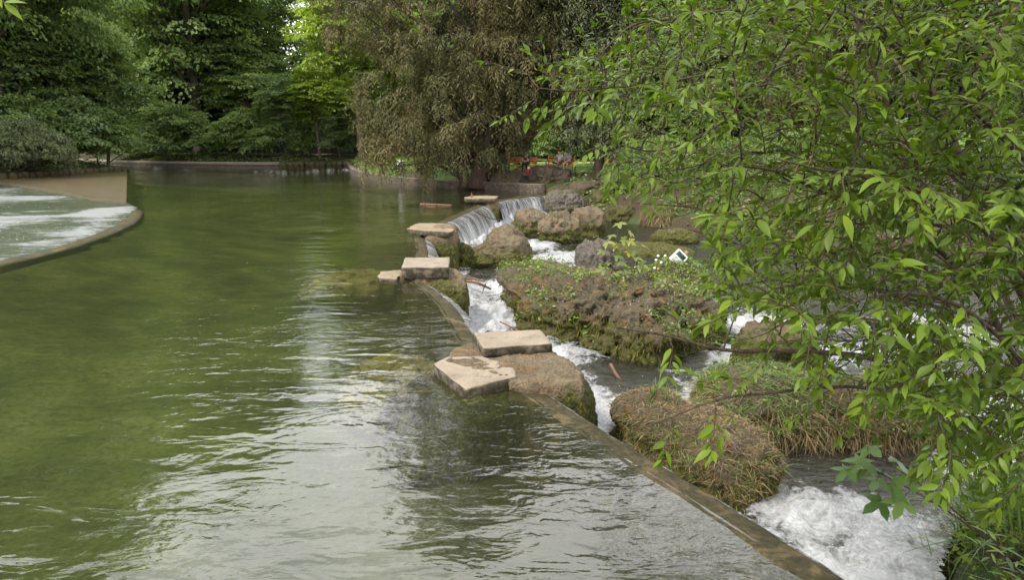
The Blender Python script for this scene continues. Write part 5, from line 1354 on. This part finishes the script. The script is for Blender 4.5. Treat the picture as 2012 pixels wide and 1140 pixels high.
for g in TG[np.argsort(dist)]:
    j = np.argmin(((nodes - g) ** 2).sum(1) + 0.15 * ((nodes - g) @ unit(twist) > 0)); s = nodes[j]; d = g - s; L = np.linalg.norm(d)
    if L > (1.0 if g[1] < 7 else 2.2) or L < 0.06: continue
    dirn = unit(unit(d) + 0.9 * unit(twist) * rng.uniform(.2, 1) + rng.normal(size=3) * .25)
    e = g + dirn * rng.uniform(0.10, 0.24)
    C = smooth_path([s, s + d * .5 + [0, 0, .08 * L] + rng.normal(size=3) * .05 * L, g, e - [0, 0, .03]], 5)
    tubes.append((C, np.linspace(min(.010, .0040 + .005 * L), .0014, len(C)), 4))
    nodes = np.vstack([nodes, C[4:12:2]])
    seg = np.linalg.norm(np.diff(C, axis=0), axis=1); cs = np.concatenate([[0], np.cumsum(seg)])
    tot = cs[-1]; start = max(0.25 * tot, tot - 0.48); T = unit(np.gradient(C, axis=0))
    sgn = 1; t = start; size = rng.uniform(.052, .092) * (1.12 if g[1] < 3.3 else 1.0)
    while t < tot:
        p = np.array([np.interp(t, cs, C[:, q]) for q in range(3)]); tt = unit(np.array([np.interp(t, cs, T[:, q]) for q in range(3)]))
        sd = unit(np.cross(tt, [0, 0, 1.0]) + rng.normal(size=3) * .25)
        for sg in ((1, -1) if rng.random() < .55 else (sgn,)):
            D = unit(tt * rng.uniform(.5, .9) + sg * sd * rng.uniform(.55, .95) - np.array([0, 0, rng.uniform(-.1, .35)]))
            LP.append(p + D * .012); LD.append(D); LN.append(unit(np.array([0, 0, 1.0]) + .35 * rng.normal(size=3) + .25 * tt)); LL.append(size * rng.uniform(.5, 1.25))
        sgn *= -1; t += rng.uniform(.030, .050)
    for q in range(3):
        D = unit(T[-1] + rng.normal(size=3) * .45 - [0, 0, .15]); LP.append(C[-1]); LD.append(D); LN.append(unit(np.array([0, 0, 1.0]) + .3 * rng.normal(size=3))); LL.append(size * rng.uniform(.7, 1.05))
LP, LD, LN, LL = map(np.array, (LP, LD, LN, LL))
_f = LP[:, 1] * CP - (LP[:, 2] - CAM_H) * SP; _x = 1006 + FPX * LP[:, 0] / _f; _y = 570 - FPX * (LP[:, 1] * SP + (LP[:, 2] - CAM_H) * CP) / _f
keep = ~((_x < 1385) & (_y > 415) & (_y < 590)); LP, LD, LN, LL = LP[keep], LD[keep], LN[keep], LL[keep]
fw = LP[:, 1] * CP - (LP[:, 2] - CAM_H) * SP; rt = LP[:, 0] / fw; upv = (LP[:, 1] * SP + (LP[:, 2] - CAM_H) * CP) / fw
vis = (np.abs(rt) < .74) & (np.abs(upv) < .42)
score = np.where(vis, LL / fw, -1) * np.where(rt < .45, 1.0, .93)
leafy_plant('near_shrub', 'big overhanging green shrub leaning over the water on the right', 'shrub', tubes, (LP, LD, LN, LL), 'elder', 'twig', 'lance', 300, order=np.argsort(-score))
print('shrub leaves', len(LP), 'twigs', len(tubes))

# maple sapling growing on the huge boulder, seedling on the near bank, willow sprout, twig at the top left
def small_plant(name, label, cat, root_pt, leaf_px, Y, size, mat, kind, seed, stems=2, bark='twig', up=0.35):
    rng = np.random.default_rng(seed); root_pt = np.array(root_pt, float)
    pts = np.array([at_y(x, y, Y + rng.uniform(-.25, .25) * size * 3) for x, y in leaf_px])
    top = pts[np.argsort(-pts[:, 2])]
    tubes_, P, D, N, Lg = [], [], [], [], []
    st = []
    for s_ in range(stems):
        e = top[s_ * 2] - [0, 0, .02]
        C = smooth_path([root_pt + [.04 * s_, 0, -.06], root_pt * .5 + e * .5 + rng.normal(size=3) * .03, e], 8); st.append(C)
        tubes_.append((C, np.linspace(size * .055, size * .02, len(C)), 6))
    S = np.concatenate(st)
    for p in pts:
        S_ = S[S[:, 2] < p[2] + .02] if (S[:, 2] < p[2] + .02).any() else S
        c = S_[np.argmin(((S_ - p) ** 2).sum(1) + .4 * (S_[:, 2] > p[2]))]
        d = unit(p - c + rng.normal(size=3) * .03) if np.linalg.norm(p - c) > .01 else unit(rng.normal(size=3))
        tubes_.append((smooth_path([c, (c + p) / 2 + [0, 0, .02], p], 3), size * .016, 4))
        hz = unit(d * [1, 1, 0] + [0, -.25, 0] + .2 * rng.normal(size=3) * [1, 1, 0])
        P.append(p - hz * size * .3); D.append(unit(hz - [0, 0, rng.uniform(.1, .6)])); N.append(unit(np.array([0, -.35, 1.0 * up + .45]) + .3 * rng.normal(size=3))); Lg.append(size * rng.uniform(.75, 1.2))
    return leafy_plant(name, label, cat, tubes_, tuple(map(np.array, (P, D, N, Lg))), mat, bark, kind, 300, loc=root_pt)
small_plant('maple_sapling', 'young maple with pale yellowing leaves growing on the huge boulder', 'sapling', (2.2, 15.0, -.12),
            [(1216, 438), (1200, 462), (1181, 492), (1240, 455), (1262, 478), (1226, 470), (1236, 492), (1214, 500), (1251, 506), (1194, 516), (1231, 526), (1210, 536), (1189, 546), (1226, 552), (1242, 541), (1206, 482), (1221, 513), (1184, 530), (1258, 520), (1212, 588), (1228, 578), (1240, 472), (1192, 476), (1246, 490)], 15.0, .20, 'sapling', 'palm', 8, 2)
small_plant('maple_seedling', 'maple seedling with big green leaves hanging over the foam by the near bank', 'sapling', (4.35, 5.2, -.35),
            [(1742, 925), (1722, 945), (1765, 905), (1700, 925), (1725, 985), (1785, 935), (1672, 915), (1690, 905), (1760, 955), (1705, 880), (1660, 925), (1770, 985)], 5.1, .20, 'grass', 'palm', 9, 2)
tg = [at_depth(-1900, -800, 6.0), at_depth(-900, -480, 4.2), at_depth(-300, -200, 3.1), at_depth(-40, -60, 2.6), at_depth(-10, -25, 2.55), at_depth(8, 4, 2.5)]
Pq = np.array([tg[-1], tg[-1], tg[-2], tg[-2]]); Dq = unit(np.array([[.5, 0, -.5], [.9, 0, .1], [.8, -.2, -.4], [.2, 0, -.9]]))
leafy_plant('overhanging_twig', 'twig tip with bright leaves poking into the upper left corner', 'twig', [(smooth_path(tg, 4), np.linspace(.03, .003, 21), 5)], (Pq, Dq, np.tile([0, -.6, .8], (4, 1)), np.array([.08, .075, .08, .07])), 'lime', 'twig')

# near bank at the lower right: long grass, straw, a willow sprout
rng = np.random.default_rng(95)
def bank_roots(n, x0, x1, y0, y1):
    x, y = rng.uniform(x0, x1, n), rng.uniform(y0, y1, n)
    k_ = sdist(x, y, RIVER) > 0.02
    x, y = x[k_], y[k_]
    return np.stack([x, y, terrain_z(x, y) - .02], 1)
parts = []
P = bank_roots(5200, 3.45, 6.5, 2.8, 7.2); k_ = fbm(P, 1.6, 2, 96) > -.15; P = P[k_]
parts.append(blades(P, np.array([-.25, -.1, 1]) + rng.normal(size=P.shape) * .45, rng.uniform(.25, .75, len(P)), rng.uniform(.007, .018, len(P)), 1.0, rng, seg=5))
P = bank_roots(260, 4.3, 6.0, 4.6, 6.6)
parts.append(blades(P, np.array([-.1, 0, 1]) + rng.normal(size=P.shape) * .16, rng.uniform(.9, 1.5, len(P)), rng.uniform(.014, .024, len(P)), .35, rng, seg=5))
stuff('grass', parts, 'grass', 'long arching grass on the near bank in the lower right corner', 'grass')
P = bank_roots(1500, 3.7, 6.5, 2.8, 7.0)
stuff('dry_grass', [blades(P, np.array([-.3, -.1, .45]) + rng.normal(size=P.shape) * .6, rng.uniform(.15, .6, len(P)), rng.uniform(.003, .007, len(P)), .5, rng)], 'straw', 'dry stalks and straw among the grass on the near bank', 'dry grass')
P = bank_roots(6000, 3.45, 7.5, 2.8, 8.2); n = len(P); P[:, 2] += rng.uniform(0, .35, n); Lg = rng.uniform(.04, .09, n)
V, F = leaf_quads(P, unit(rng.normal(size=(n, 3)) * [1, 1, .4]), unit(rng.normal(size=(n, 3)) * .5 + [0, 0, 1]), Lg, Lg * .7)
tag(link('undergrowth', mesh('undergrowth', V, F, M['elder'], False, {'rnd': np.repeat(rng.random(n), 4)})), 'low leafy plants covering the near bank under the shrub', 'undergrowth', kind='stuff')
def sprout(label, root_pt, top, n, ln, seed, mat='herb'):
    rng = np.random.default_rng(seed); C = smooth_path([root_pt, (np.array(root_pt) + top) / 2 + rng.normal(size=3) * .03, top], 10)
    P, D, N, Lg = [], [], [], []
    for i in range(n):
        t = .35 + .65 * i / (n - 1); p = C[int(t * (len(C) - 1))]; a = i * 2.4
        h = np.array([math.cos(a), math.sin(a), 0]); P.append(p); D.append(unit(h + [0, 0, .45 - .5 * (1 - t)])); N.append(unit(np.array([0, 0, 1]) - h * .3)); Lg.append(ln * rng.uniform(.7, 1.15) * (1.1 - .35 * t))
    return leafy_plant('willow_sprout', label, 'plant', [(C, np.linspace(.006, .002, len(C)), 5)], tuple(map(np.array, (P, D, N, Lg))), mat, 'twig', 'narrow', loc=root_pt)
sprout('yellow green willow sprout above the long grass in the lower right', (4.15, 4.55, -.35), at_y(1895, 985, 4.4), 24, .20, 97)
sprout('second smaller willow sprout at the bottom edge of the near bank', (3.95, 4.1, -.35), at_y(1915, 1060, 4.0), 16, .16, 98)

# tall grass tuft on the mound
P, N, rng = on_rock(MOUND, 400, 99, .3); c0 = on_level(1300, 792, -.42); k_ = np.hypot(P[:, 0] - c0[0], P[:, 1] - c0[1]) < .22; P = P[k_]
if len(P) < 12: P = np.tile(np.array([c0[0], c0[1], -.45]), (40, 1)) + rng.normal(size=(40, 3)) * [.07, .07, .01]
P = np.tile(P, (4, 1))[:60]
V, F, r_ = blades(P, np.array([.15, 0, 1]) + rng.normal(size=P.shape) * .28, rng.uniform(.18, .36, len(P)), np.full(len(P), .009), .45, rng, seg=4)
a = Acc(); a.add(V, F, r_); tag(a.build('grass_tuft', M['grass'], smooth=False), 'upright green grass tuft on top of the dry grass mound', 'grass tuft', kind='stuff')

# floating leaves on the pool
rng = np.random.default_rng(101); n = 260
x, y = rng.uniform(-40, 0, n), rng.uniform(5, 76, n); k_ = sdist(x, y, POOL) < -.5; k_ &= sdist(x, y, CHANNEL) > .5; n = k_.sum()
Lg = rng.uniform(.03, .06, n) * (1 + .03 * y[k_])
V, F = leaf_quads(np.stack([x[k_], y[k_], np.full(n, .006)], 1), unit(rng.normal(size=(n, 3)) * [1, 1, 0]), np.tile([0, 0, 1.0], (n, 1)), Lg, Lg * .6, .05, .0)
tag(link('floating_leaves', mesh('floating_leaves', V, F, M['straw'], False, {'rnd': np.repeat(rng.random(n), 4)})), 'tiny fallen leaves scattered on the pool', 'leaves', kind='stuff')

# ------------------------------------------------------------------ benches, rail, signs, bottle, bag
M['bench'] = plain('orange_brown_wood', (0.40, 0.155, 0.042), 0.5, 0.4, .25, 12)
M['white_plate'] = plain('worn_white_plate', (0.62, 0.61, 0.58), 0.5, 0.4, .12, 9)
M['print'] = plain('dark_print', (0.06, 0.065, 0.065), 0.6, 0.3)
M['print_grey'] = plain('grey_print', (0.16, 0.165, 0.16), 0.6, 0.3)
M['photo_print'] = plain('green_photo_print', (0.035, 0.075, 0.05), 0.4, 0.4, .6, 14)
M['photo_dark'] = plain('dark_photo_print', (0.012, 0.02, 0.018), 0.4, 0.4, .6, 30)
M['rust'] = plain('rust_stain', (0.35, 0.14, 0.04), 0.8, 0.2)
M['post'] = plain('weathered_post', (0.20, 0.13, 0.08), 0.8, 0.2, .3, 18)
M['iron'] = plain('dark_iron', (0.03, 0.03, 0.03), 0.5, 0.4)
M['glass_brown'] = plain('brown_bottle', (0.03, 0.014, 0.006), 0.08, 0.6)
M['label'] = plain('red_label', (0.35, 0.06, 0.03), 0.5, 0.3)

def gz(x, y): return float(terrain_z(np.array([x]), np.array([y]))[0])
def part(name, shapes, mat, parent, bev=0.006):
    a = Acc()
    for V, F in shapes: a.add(V, F)
    me = a.mesh(name, M[mat] if isinstance(mat, str) else mat, smooth=False)
    if bev: bevel_me(me, bev, 1)
    return link(name, me, parent)

def make_bench(label, x, y, rz):
    r = empty('park_bench', (x, y, gz(x, y) + .03), rz); tag(r, label, 'bench', 'wooden park benches on the path')
    w = 1.9
    for sx in (-1, 1):
        part('leg', [box((sx * .88, -.22, .30), (.07, .07, .60))], 'bench', r)
        V, F = box((0, 0, 0), (.07, .07, .98)); c, s = math.cos(.16), math.sin(.16)
        V = V @ np.array([[1, 0, 0], [0, c, s], [0, -s, c]]) + [sx * .88, .28, .48]
        part('leg', [(V, F)], 'bench', r)
        part('armrest', [box((sx * .88, .02, .625), (.085, .62, .05))], 'bench', r)
        part('side_rail', [box((sx * .88, .02, .38), (.05, .46, .07))], 'bench', r)
    part('front_rail', [box((0, -.22, .39), (w - .1, .04, .08))], 'bench', r)
    for i in range(4): part('seat_slat', [box((0, -.21 + .13 * i, .445 - .008 * i), (w, .105, .025))], 'bench', r, .004)
    for i, z in enumerate((.60, .74, .88)): part('back_slat', [box((0, .262 + (z - .5) * .17, z), (w, .024, .10))], 'bench', r, .004)
    return r
b1 = make_bench('orange brown wooden bench with two people sitting on it', 3.05, 43.9, R(-24))
b2 = make_bench('orange brown wooden bench half hidden by the dark yew, one person on it', 0.62, 44.6, R(-14))
b3 = make_bench('wooden bench glimpsed behind the shrub leaf tips right of the slim yew', 6.6, 43.2, R(-20))

r = empty('rail_fence', (3.4, 42.95, gz(3.4, 42.95))); tag(r, 'low thin dark rail in front of the bench with two people', 'rail')
for x in (-.9, .35, 1.6): part('post', [tube([(x, 0, -.1), (x, 0, .36)], .018, 6)], 'iron', r, 0)
part('rail', [tube([(-1.0, 0, .34), (1.7, 0, .34)], .014, 6)], 'iron', r, 0)

c = at_y(787, 323, 47.0)
r = empty('notice_sign', (c[0], 47.0, gz(c[0], 47.2))); tag(r, 'small white notice board on a thin post beside the pool wall', 'sign')
h = c[2] - r.location.z
part('post', [tube([(0, .03, -.1), (0, .03, h + .1)], .022, 8)], 'iron', r, 0)
pl = part('plate', [box((0, 0, h), (.44, .022, .54))], 'white_plate', r, .006)
rng = np.random.default_rng(7)
for row, (z, n_) in enumerate([(.19, 3), (.10, 2), (.02, 3), (-.15, 4)]):
    xx = -.16
    for q in range(n_):
        wd = rng.uniform(.05, .11)
        o = part('print_mark', [box((xx + wd / 2, -.0135, h + z), (wd, .004, .035 if row < 3 else .02))], 'print_grey', pl, 0)
        xx += wd + .025
c = at_y(1333, 507.5, 16.55)
r = empty('info_board', (c[0], c[1], c[2])); tag(r, 'tilted square white notice with a dark green picture, stuck in the rock hump', 'sign')
rt_ = Matrix.Rotation(R(-12), 3, 'X') @ Matrix.Rotation(R(46), 3, 'Y')
def bd(name, x, z, w_, h_, t, y, mat, parent, bev=.003):
    V, F = box((x, y, z), (w_, t, h_)); V = V @ np.array(rt_).T
    return part(name, [(V, F)], mat, parent, bev)
pl = bd('plate', 0, 0, .33, .36, .016, 0, 'white_plate', r, .004)
bd('picture', .0, .085, .25, .13, .004, -.0095, 'photo_print', pl)
bd('picture', .005, .100, .235, .085, .003, -.0125, 'photo_dark', pl)
for i in range(6): bd('print_line', -.005 + .012 * (i == 5), -.012 - .022 * i, .24 - .05 * (i == 5), .009, .003, -.0092, 'print', pl, 0)
for x, z, s_ in ((-.15, .165, .03), (.155, .16, .024), (.152, -.1, .03), (-.155, -.165, .028), (.05, -.172, .03)): bd('rust_spot', x, z, s_, s_ * .7, .003, -.0092, 'rust', pl, 0)
V, F = box((.10, .05, .05), (.07, .05, .42)); V = V @ np.array(Matrix.Rotation(R(32), 3, 'Y')).T
part('post', [(V, F)], 'post', r, .006)

b_ = at_y(927, 393, 33.3); zt = .315
a = Acc(); prof = [(0, 0), (.036, 0), (.038, .01), (.038, .15), (.03, .18), (.014, .215), (.013, .26), (.016, .262), (.016, .275), (0, .277)]
def lathe(prof, n=12):
    V = np.array([[r_ * math.cos(t), r_ * math.sin(t), z] for r_, z in prof for t in np.linspace(0, 2 * np.pi, n, endpoint=False)]); m = len(prof)
    F = np.array([[i * n + j, i * n + (j + 1) % n, (i + 1) * n + (j + 1) % n, (i + 1) * n + j] for i in range(m - 1) for j in range(n)])
    return V, [F]
r = empty('bottle', (b_[0], 33.3, zt)); tag(r, 'dark brown glass bottle standing on the farthest pier slab', 'bottle')
part('glass', [lathe(prof)], 'glass_brown', r, 0); part('paper_label', [lathe([(.0385, .05), (.0392, .052), (.0392, .12), (.0385, .122)])], 'label', r, 0)
M['red'] = plain('red_fabric', (0.45, 0.03, 0.035), 0.7, 0.2); M['offwhite'] = plain('offwhite_fabric', (0.6, 0.58, 0.55), 0.7, 0.2)
bx, by = 1.02, 43.75
r = empty('bag', (bx, by, gz(bx, by) + .03)); tag(r, 'red and white bag standing on the path by the shaded bench', 'bag')
V, F = ICO(3); V = np.sign(V) * np.abs(V) ** .7 * [.14, .10, .17] + [0, 0, .16]; part('bag_body', [(V, F)], 'red', r, 0)
V, F = ICO(3); part('bundle', [(V * [.09, .08, .09] + [.02, 0, .38], F)], 'offwhite', r, 0)
part('handle', [tube(smooth_path([(-.08, 0, .28), (-.05, 0, .42), (.06, 0, .44), (.09, 0, .29)], 5), .012, 6)], 'red', r, 0)

# dandelions behind the hump
M['fluff'] = plain('dandelion_fluff', (0.6, 0.6, 0.57), 0.9, 0.1); M['yellow'] = plain('dandelion_petal', (0.55, 0.38, 0.02), 0.7, 0.2); M['stalk'] = plain('green_stalk', (0.10, 0.14, 0.04), 0.6, 0.3)
dd = [(1293, 503, 'fluff', 'white dandelion seed head left of the tilted notice, leftmost of the high pair'), (1307, 503, 'fluff', 'white dandelion seed head closest to the tilted notice'), (1289, 511, 'fluff', 'white dandelion seed head just under the leftmost high one'),
      (1299, 516, 'fluff', 'white dandelion seed head in the middle of the cluster'), (1286, 527, 'fluff', 'lowest white dandelion seed head, next to a yellow flower'), (1293, 528, 'yellow', 'yellow dandelion flower beside the lowest seed head'), (1249, 510, 'yellow', 'yellow dandelion flower right of the maple sapling, higher one'), (1248, 525, 'yellow', 'yellow dandelion flower right of the maple sapling, lower one')]
for x, y, m, lab in dd:
    t_ = at_y(x, y, 16.3); r = empty('dandelion', (t_[0], t_[1], t_[2] - .42)); tag(r, lab, 'dandelion', 'dandelions round the notice')
    part('stalk', [tube(smooth_path([(.02, 0, -.05), (.01, 0, .2), (0, 0, .41)], 4), .004, 5)], 'stalk', r, 0)
    V, F = ICO(2); part('seed_head' if m == 'fluff' else 'flower_head', [(V * ([.032, .032, .032] if m == 'fluff' else [.03, .03, .012]) + [0, 0, .42], F)], m, r, 0)

# ------------------------------------------------------------------ people
M['skin'] = plain('skin', (0.50, 0.29, 0.20), 0.5, 0.35, .1); M['hair'] = plain('dark_hair', (0.018, 0.013, 0.010), 0.6, 0.3); M['hair_red'] = plain('reddish_hair', (0.28, 0.12, 0.06), 0.6, 0.3)
M['shirt_blue'] = plain('pale_blue_shirt', (0.42, 0.47, 0.56), 0.8, 0.2, .2, 30); M['shirt_grey'] = plain('grey_blue_checked_shirt', (0.24, 0.29, 0.34), 0.8, 0.2, .5, 40)
M['trouser'] = plain('olive_trousers', (0.17, 0.135, 0.105), 0.8, 0.2); M['shorts'] = plain('brown_shorts', (0.22, 0.14, 0.10), 0.8, 0.2); M['black_cloth'] = plain('black_cloth', (0.018, 0.018, 0.02), 0.8, 0.2)
M['jeans'] = plain('blue_jeans', (0.10, 0.17, 0.30), 0.8, 0.2); M['navy'] = plain('navy_jacket', (0.02, 0.025, 0.05), 0.8, 0.2); M['shoe'] = plain('pale_shoes', (0.5, 0.5, 0.5), 0.6, 0.3); M['shoe_dark'] = plain('dark_shoes', (0.05, 0.045, 0.04), 0.6, 0.3)

def skin(name, V, Ed, rad, mat, parent, sub=1):
    me = bpy.data.meshes.new(name); me.from_pydata([tuple(map(float, v)) for v in V], Ed, []); me.materials.append(M[mat])
    o = link(name, me, parent)
    md = o.modifiers.new('Skin', 'SKIN'); md.use_smooth_shade = True; md.branch_smoothing = 0.4
    if not me.skin_vertices: return o
    for i, s_ in enumerate(me.skin_vertices[0].data):
        rr = rad[i]; s_.radius = (rr, rr) if np.isscalar(rr) else rr
        s_.use_root = (i == 0)
    o.modifiers.new('Sub', 'SUBSURF').levels = sub; o.modifiers['Sub'].render_levels = sub
    return o

def person(label, loc, rz, J, top, legs, hair, shoes, shorts=False):
    """J: joint positions; body, clothes, hair and shoes grown from one skeleton"""
    r = empty('person', loc, rz); tag(r, label, 'person')
    J = {q: np.array(v, float) for q, v in J.items()}
    V, Ed, rad, ix = [], [], [], {}
    def v(name, p, rr, frm=None):
        V.append(p); rad.append(rr); ix[name] = len(V) - 1
        if frm is not None: Ed.append((ix[frm], ix[name]))
    v('pelvis', J['pelvis'], (.15, .11)); v('waist', J['waist'], (.135, .10), 'pelvis'); v('chest', J['chest'], (.165, .115), 'waist'); v('neck', J['neck'], .055, 'chest')
    hd = J['head']; f = unit(J['face']); up = unit(hd - J['neck']); sdv = np.cross(f, up)
    v('jaw', hd - up * .06 + f * .02, .068, 'neck'); v('mid', hd + up * .02, .088, 'jaw'); v('crown', hd + up * .10, .066, 'mid')
    v('nose', hd + f * .108 - up * .005, .016, 'mid')
    for s_, e in ((1, 'r'), (-1, 'l')):
        v('ear' + e, hd + s_ * sdv * .092 - up * .005, .018, 'mid')
        v('sh' + e, J['sh' + e], .062, 'chest'); v('el' + e, J['el' + e], .044, 'sh' + e); v('wr' + e, J['wr' + e], .030, 'el' + e)
        d = unit(J['wr' + e] - J['el' + e]); q = unit(np.cross(d, [.3, .2, 1.0])); pl_ = J['wr' + e] + d * .08
        v('palm' + e, pl_, (.042, .022), 'wr' + e)
        for k_, (o_, ln) in enumerate(((-.036, .07), (-.012, .082), (.012, .078), (.034, .06))):
            v(f'f{e}{k_}a', pl_ + q * o_ + d * .035, .0095, 'palm' + e); v(f'f{e}{k_}b', pl_ + q * o_ * 1.1 + d * (.035 + ln * .6) - np.array([0, 0, .012]), .0085, f'f{e}{k_}a'); v(f'f{e}{k_}c', pl_ + q * o_ * 1.1 + d * (.035 + ln) - np.array([0, 0, .03]), .007, f'f{e}{k_}b')
        v('th' + e, J['wr' + e] + d * .045 - q * .05, .011, 'palm' + e); v('tt' + e, J['wr' + e] + d * .085 - q * .068, .009, 'th' + e)
        v('hip' + e, J['hip' + e], .088, 'pelvis'); v('kn' + e, J['kn' + e], .060, 'hip' + e); v('cf' + e, J['kn' + e] * .62 + J['an' + e] * .38, .054, 'kn' + e); v('an' + e, J['an' + e], .038, 'cf' + e)
        v('toe' + e, J['toe' + e], .036, 'an' + e)
    skin('body', V, Ed, rad, 'skin', r)
    V2 = [J['pelvis'] + [0, 0, .05], J['waist'], J['chest'], J['chest'] * .45 + J['neck'] * .55] + sum([[J['sh' + e], J['sh' + e] * .35 + J['el' + e] * .65] for e in 'rl'], [])
    skin(top[1], V2, [(0, 1), (1, 2), (2, 3), (2, 4), (4, 5), (2, 6), (6, 7)], [(.17, .13), (.158, .122), (.185, .135), .075, .080, .066, .080, .066], top[0], r)
    V3, E3, R3 = [J['pelvis']], [], [(.165, .125)]
    for e in 'rl':
        b = len(V3); V3 += [J['hip' + e], J['kn' + e]]; R3 += [.104, .078]; E3 += [(0, b), (b, b + 1)]
        if not shorts: V3 += [J['kn' + e] * .5 + J['an' + e] * .5, J['an' + e] + unit(J['kn' + e] - J['an' + e]) * .03]; R3 += [.068, .056]; E3 += [(b + 1, b + 2), (b + 2, b + 3)]
    skin('shorts' if shorts else 'trousers', V3, E3, R3, legs, r)
    for e in 'rl':
        a_, t_ = J['an' + e], J['toe' + e]
        skin('shoe', [a_ - unit(t_ - a_) * .03 - [0, 0, .02], a_ * .4 + t_ * .6, t_ + unit(t_ - a_) * .03], [(0, 1), (1, 2)], [.050, .048, .038], shoes, r)
    Vh, Fh = ICO(3); keep = (Vh @ up > -.15) & (Vh @ f < .55 + .35 * (Vh @ up)); keep |= (Vh @ f < -.15) & (Vh @ up > -.6)
    Fk = Fh[keep[Fh].all(1)]; u_, inv = np.unique(Fk, return_inverse=True)
    Vh = Vh[u_] * (.105 + .006 * fbm(Vh[u_], 9, 2, 3))[:, None]
    o = link('hair', mesh('hair', Vh + hd + up * .03 - f * .012, inv.reshape(-1, 3), M[hair]), r); o.modifiers.new('Solid', 'SOLIDIFY').thickness = .012
    M.setdefault('eye', plain('dark_eye', (.02, .015, .012), .3, .5)); M.setdefault('lips', plain('lips', (.33, .13, .11), .5, .3))
    for s_ in (1, -1):
        Ve, Fe = ICO(2); link('eye', mesh('eye', Ve * .0105 + hd + f * .083 + s_ * sdv * .032 + up * .018, Fe, M['eye']), r)
    Ve, Fe = ICO(2); link('mouth', mesh('mouth', Ve * (np.abs(sdv) * .016 + .007) + hd + f * .080 - up * .052, Fe, M['lips']), r)
    return r

def on_bench(b, x): return b.matrix_basis @ Vector((x, -.02, 0))
sit = dict(pelvis=(0, .10, .57), waist=(0, .13, .74), chest=(0, .14, .94), neck=(0, .10, 1.09), head=(0, .05, 1.22), face=(-.35, -1, -.25), shr=(.19, .13, 1.0), shl=(-.19, .13, 1.0), hipr=(.10, .02, .53), hipl=(-.10, .02, .53))
J1 = dict(sit, face=(-.5, -1, -.45), elr=(.24, -.02, .78), wrr=(.10, -.20, .66), ell=(-.27, -.02, .80), wrl=(-.12, -.17, .95), knr=(.13, -.42, .53), anr=(.12, -.38, .10), toer=(.12, -.56, .05), knl=(-.30, -.36, .62), anl=(.02, -.46, .64), toel=(.10, -.58, .60))
J2 = dict(sit, chest=(-.02, .06, .93), neck=(-.05, -.02, 1.07), head=(-.08, -.08, 1.20), face=(-1, -.5, -.05), shr=(.15, .03, .98), shl=(-.20, .0, .98), elr=(.12, -.22, .76), wrr=(-.02, -.36, .62), ell=(-.24, -.24, .76), wrl=(-.10, -.42, .62), knr=(.06, -.44, .52), anr=(.02, -.32, .10), toer=(-.03, -.48, .05), knl=(-.14, -.46, .54), anl=(-.20, -.40, .10), toel=(-.26, -.56, .05))
J3 = dict(sit, face=(.3, -1, -.1), elr=(.30, -.05, .85), wrr=(.42, -.25, .92), ell=(-.26, -.02, .78), wrl=(-.08, -.22, .66), knr=(.12, -.42, .54), anr=(.14, -.38, .10), toer=(.15, -.54, .05), knl=(-.12, -.42, .54), anl=(-.12, -.36, .10), toel=(-.13, -.52, .05))

R1 = b1.rotation_euler.z; b1m = Matrix.Translation(b1.location) @ Matrix.Rotation(R1, 4, 'Z'); b2m = Matrix.Translation(b2.location) @ Matrix.Rotation(b2.rotation_euler.z, 4, 'Z')
person('person in a pale blue shirt and olive trousers sitting with legs crossed on the bench', b1m @ Vector((-.10, .0, 0)), R1 - .1, J1, ('shirt_blue', 'shirt'), 'trouser', 'hair', 'shoe')
person('person in a grey checked shirt and brown shorts leaning forward on the bench', b1m @ Vector((.55, .0, 0)), R1, J2, ('shirt_grey', 'shirt'), 'shorts', 'hair', 'shoe', True)
person('person in black with reddish hair sitting on the shaded bench', b2m @ Vector((.28, .0, 0)), b2.rotation_euler.z, J3, ('black_cloth', 'jacket'), 'black_cloth', 'hair_red', 'shoe_dark')
J4 = dict(pelvis=(0, 0, .95), waist=(0, .01, 1.10), chest=(0, .02, 1.32), neck=(0, .01, 1.48), head=(0, -.02, 1.61), face=(-.6, -1, -.1), shr=(.19, .02, 1.40), shl=(-.19, .02, 1.40), elr=(.26, .02, 1.13), wrr=(.20, -.20, 1.05), ell=(-.25, .03, 1.13), wrl=(-.24, -.10, .92), hipr=(.10, 0, .90), hipl=(-.10, 0, .90), knr=(.12, -.04, .50), anr=(.12, .04, .09), toer=(.13, -.12, .05), knl=(-.10, -.10, .50), anl=(-.10, -.02, .09), toel=(-.11, -.18, .05))
px_, py_ = -40.6, 97.0
person('person in a dark jacket and blue jeans standing among the trees beyond the far kerb', (px_, py_, gz(px_, py_) + .0), .3, J4, ('navy', 'jacket'), 'jeans', 'hair', 'shoe_dark')
r = empty('bag', (px_ - .30, py_ - .12, gz(px_, py_) + .55)); tag(r, 'small red bag carried by the walker among the far trees', 'bag')
V, F = ICO(2); part('bag_body', [(np.sign(V) * np.abs(V) ** .7 * [.15, .08, .16], F)], 'red', r, 0); part('handle', [tube(smooth_path([(-.06, 0, .12), (0, 0, .30), (.06, 0, .12)], 5), .012, 6)], 'red', r, 0)
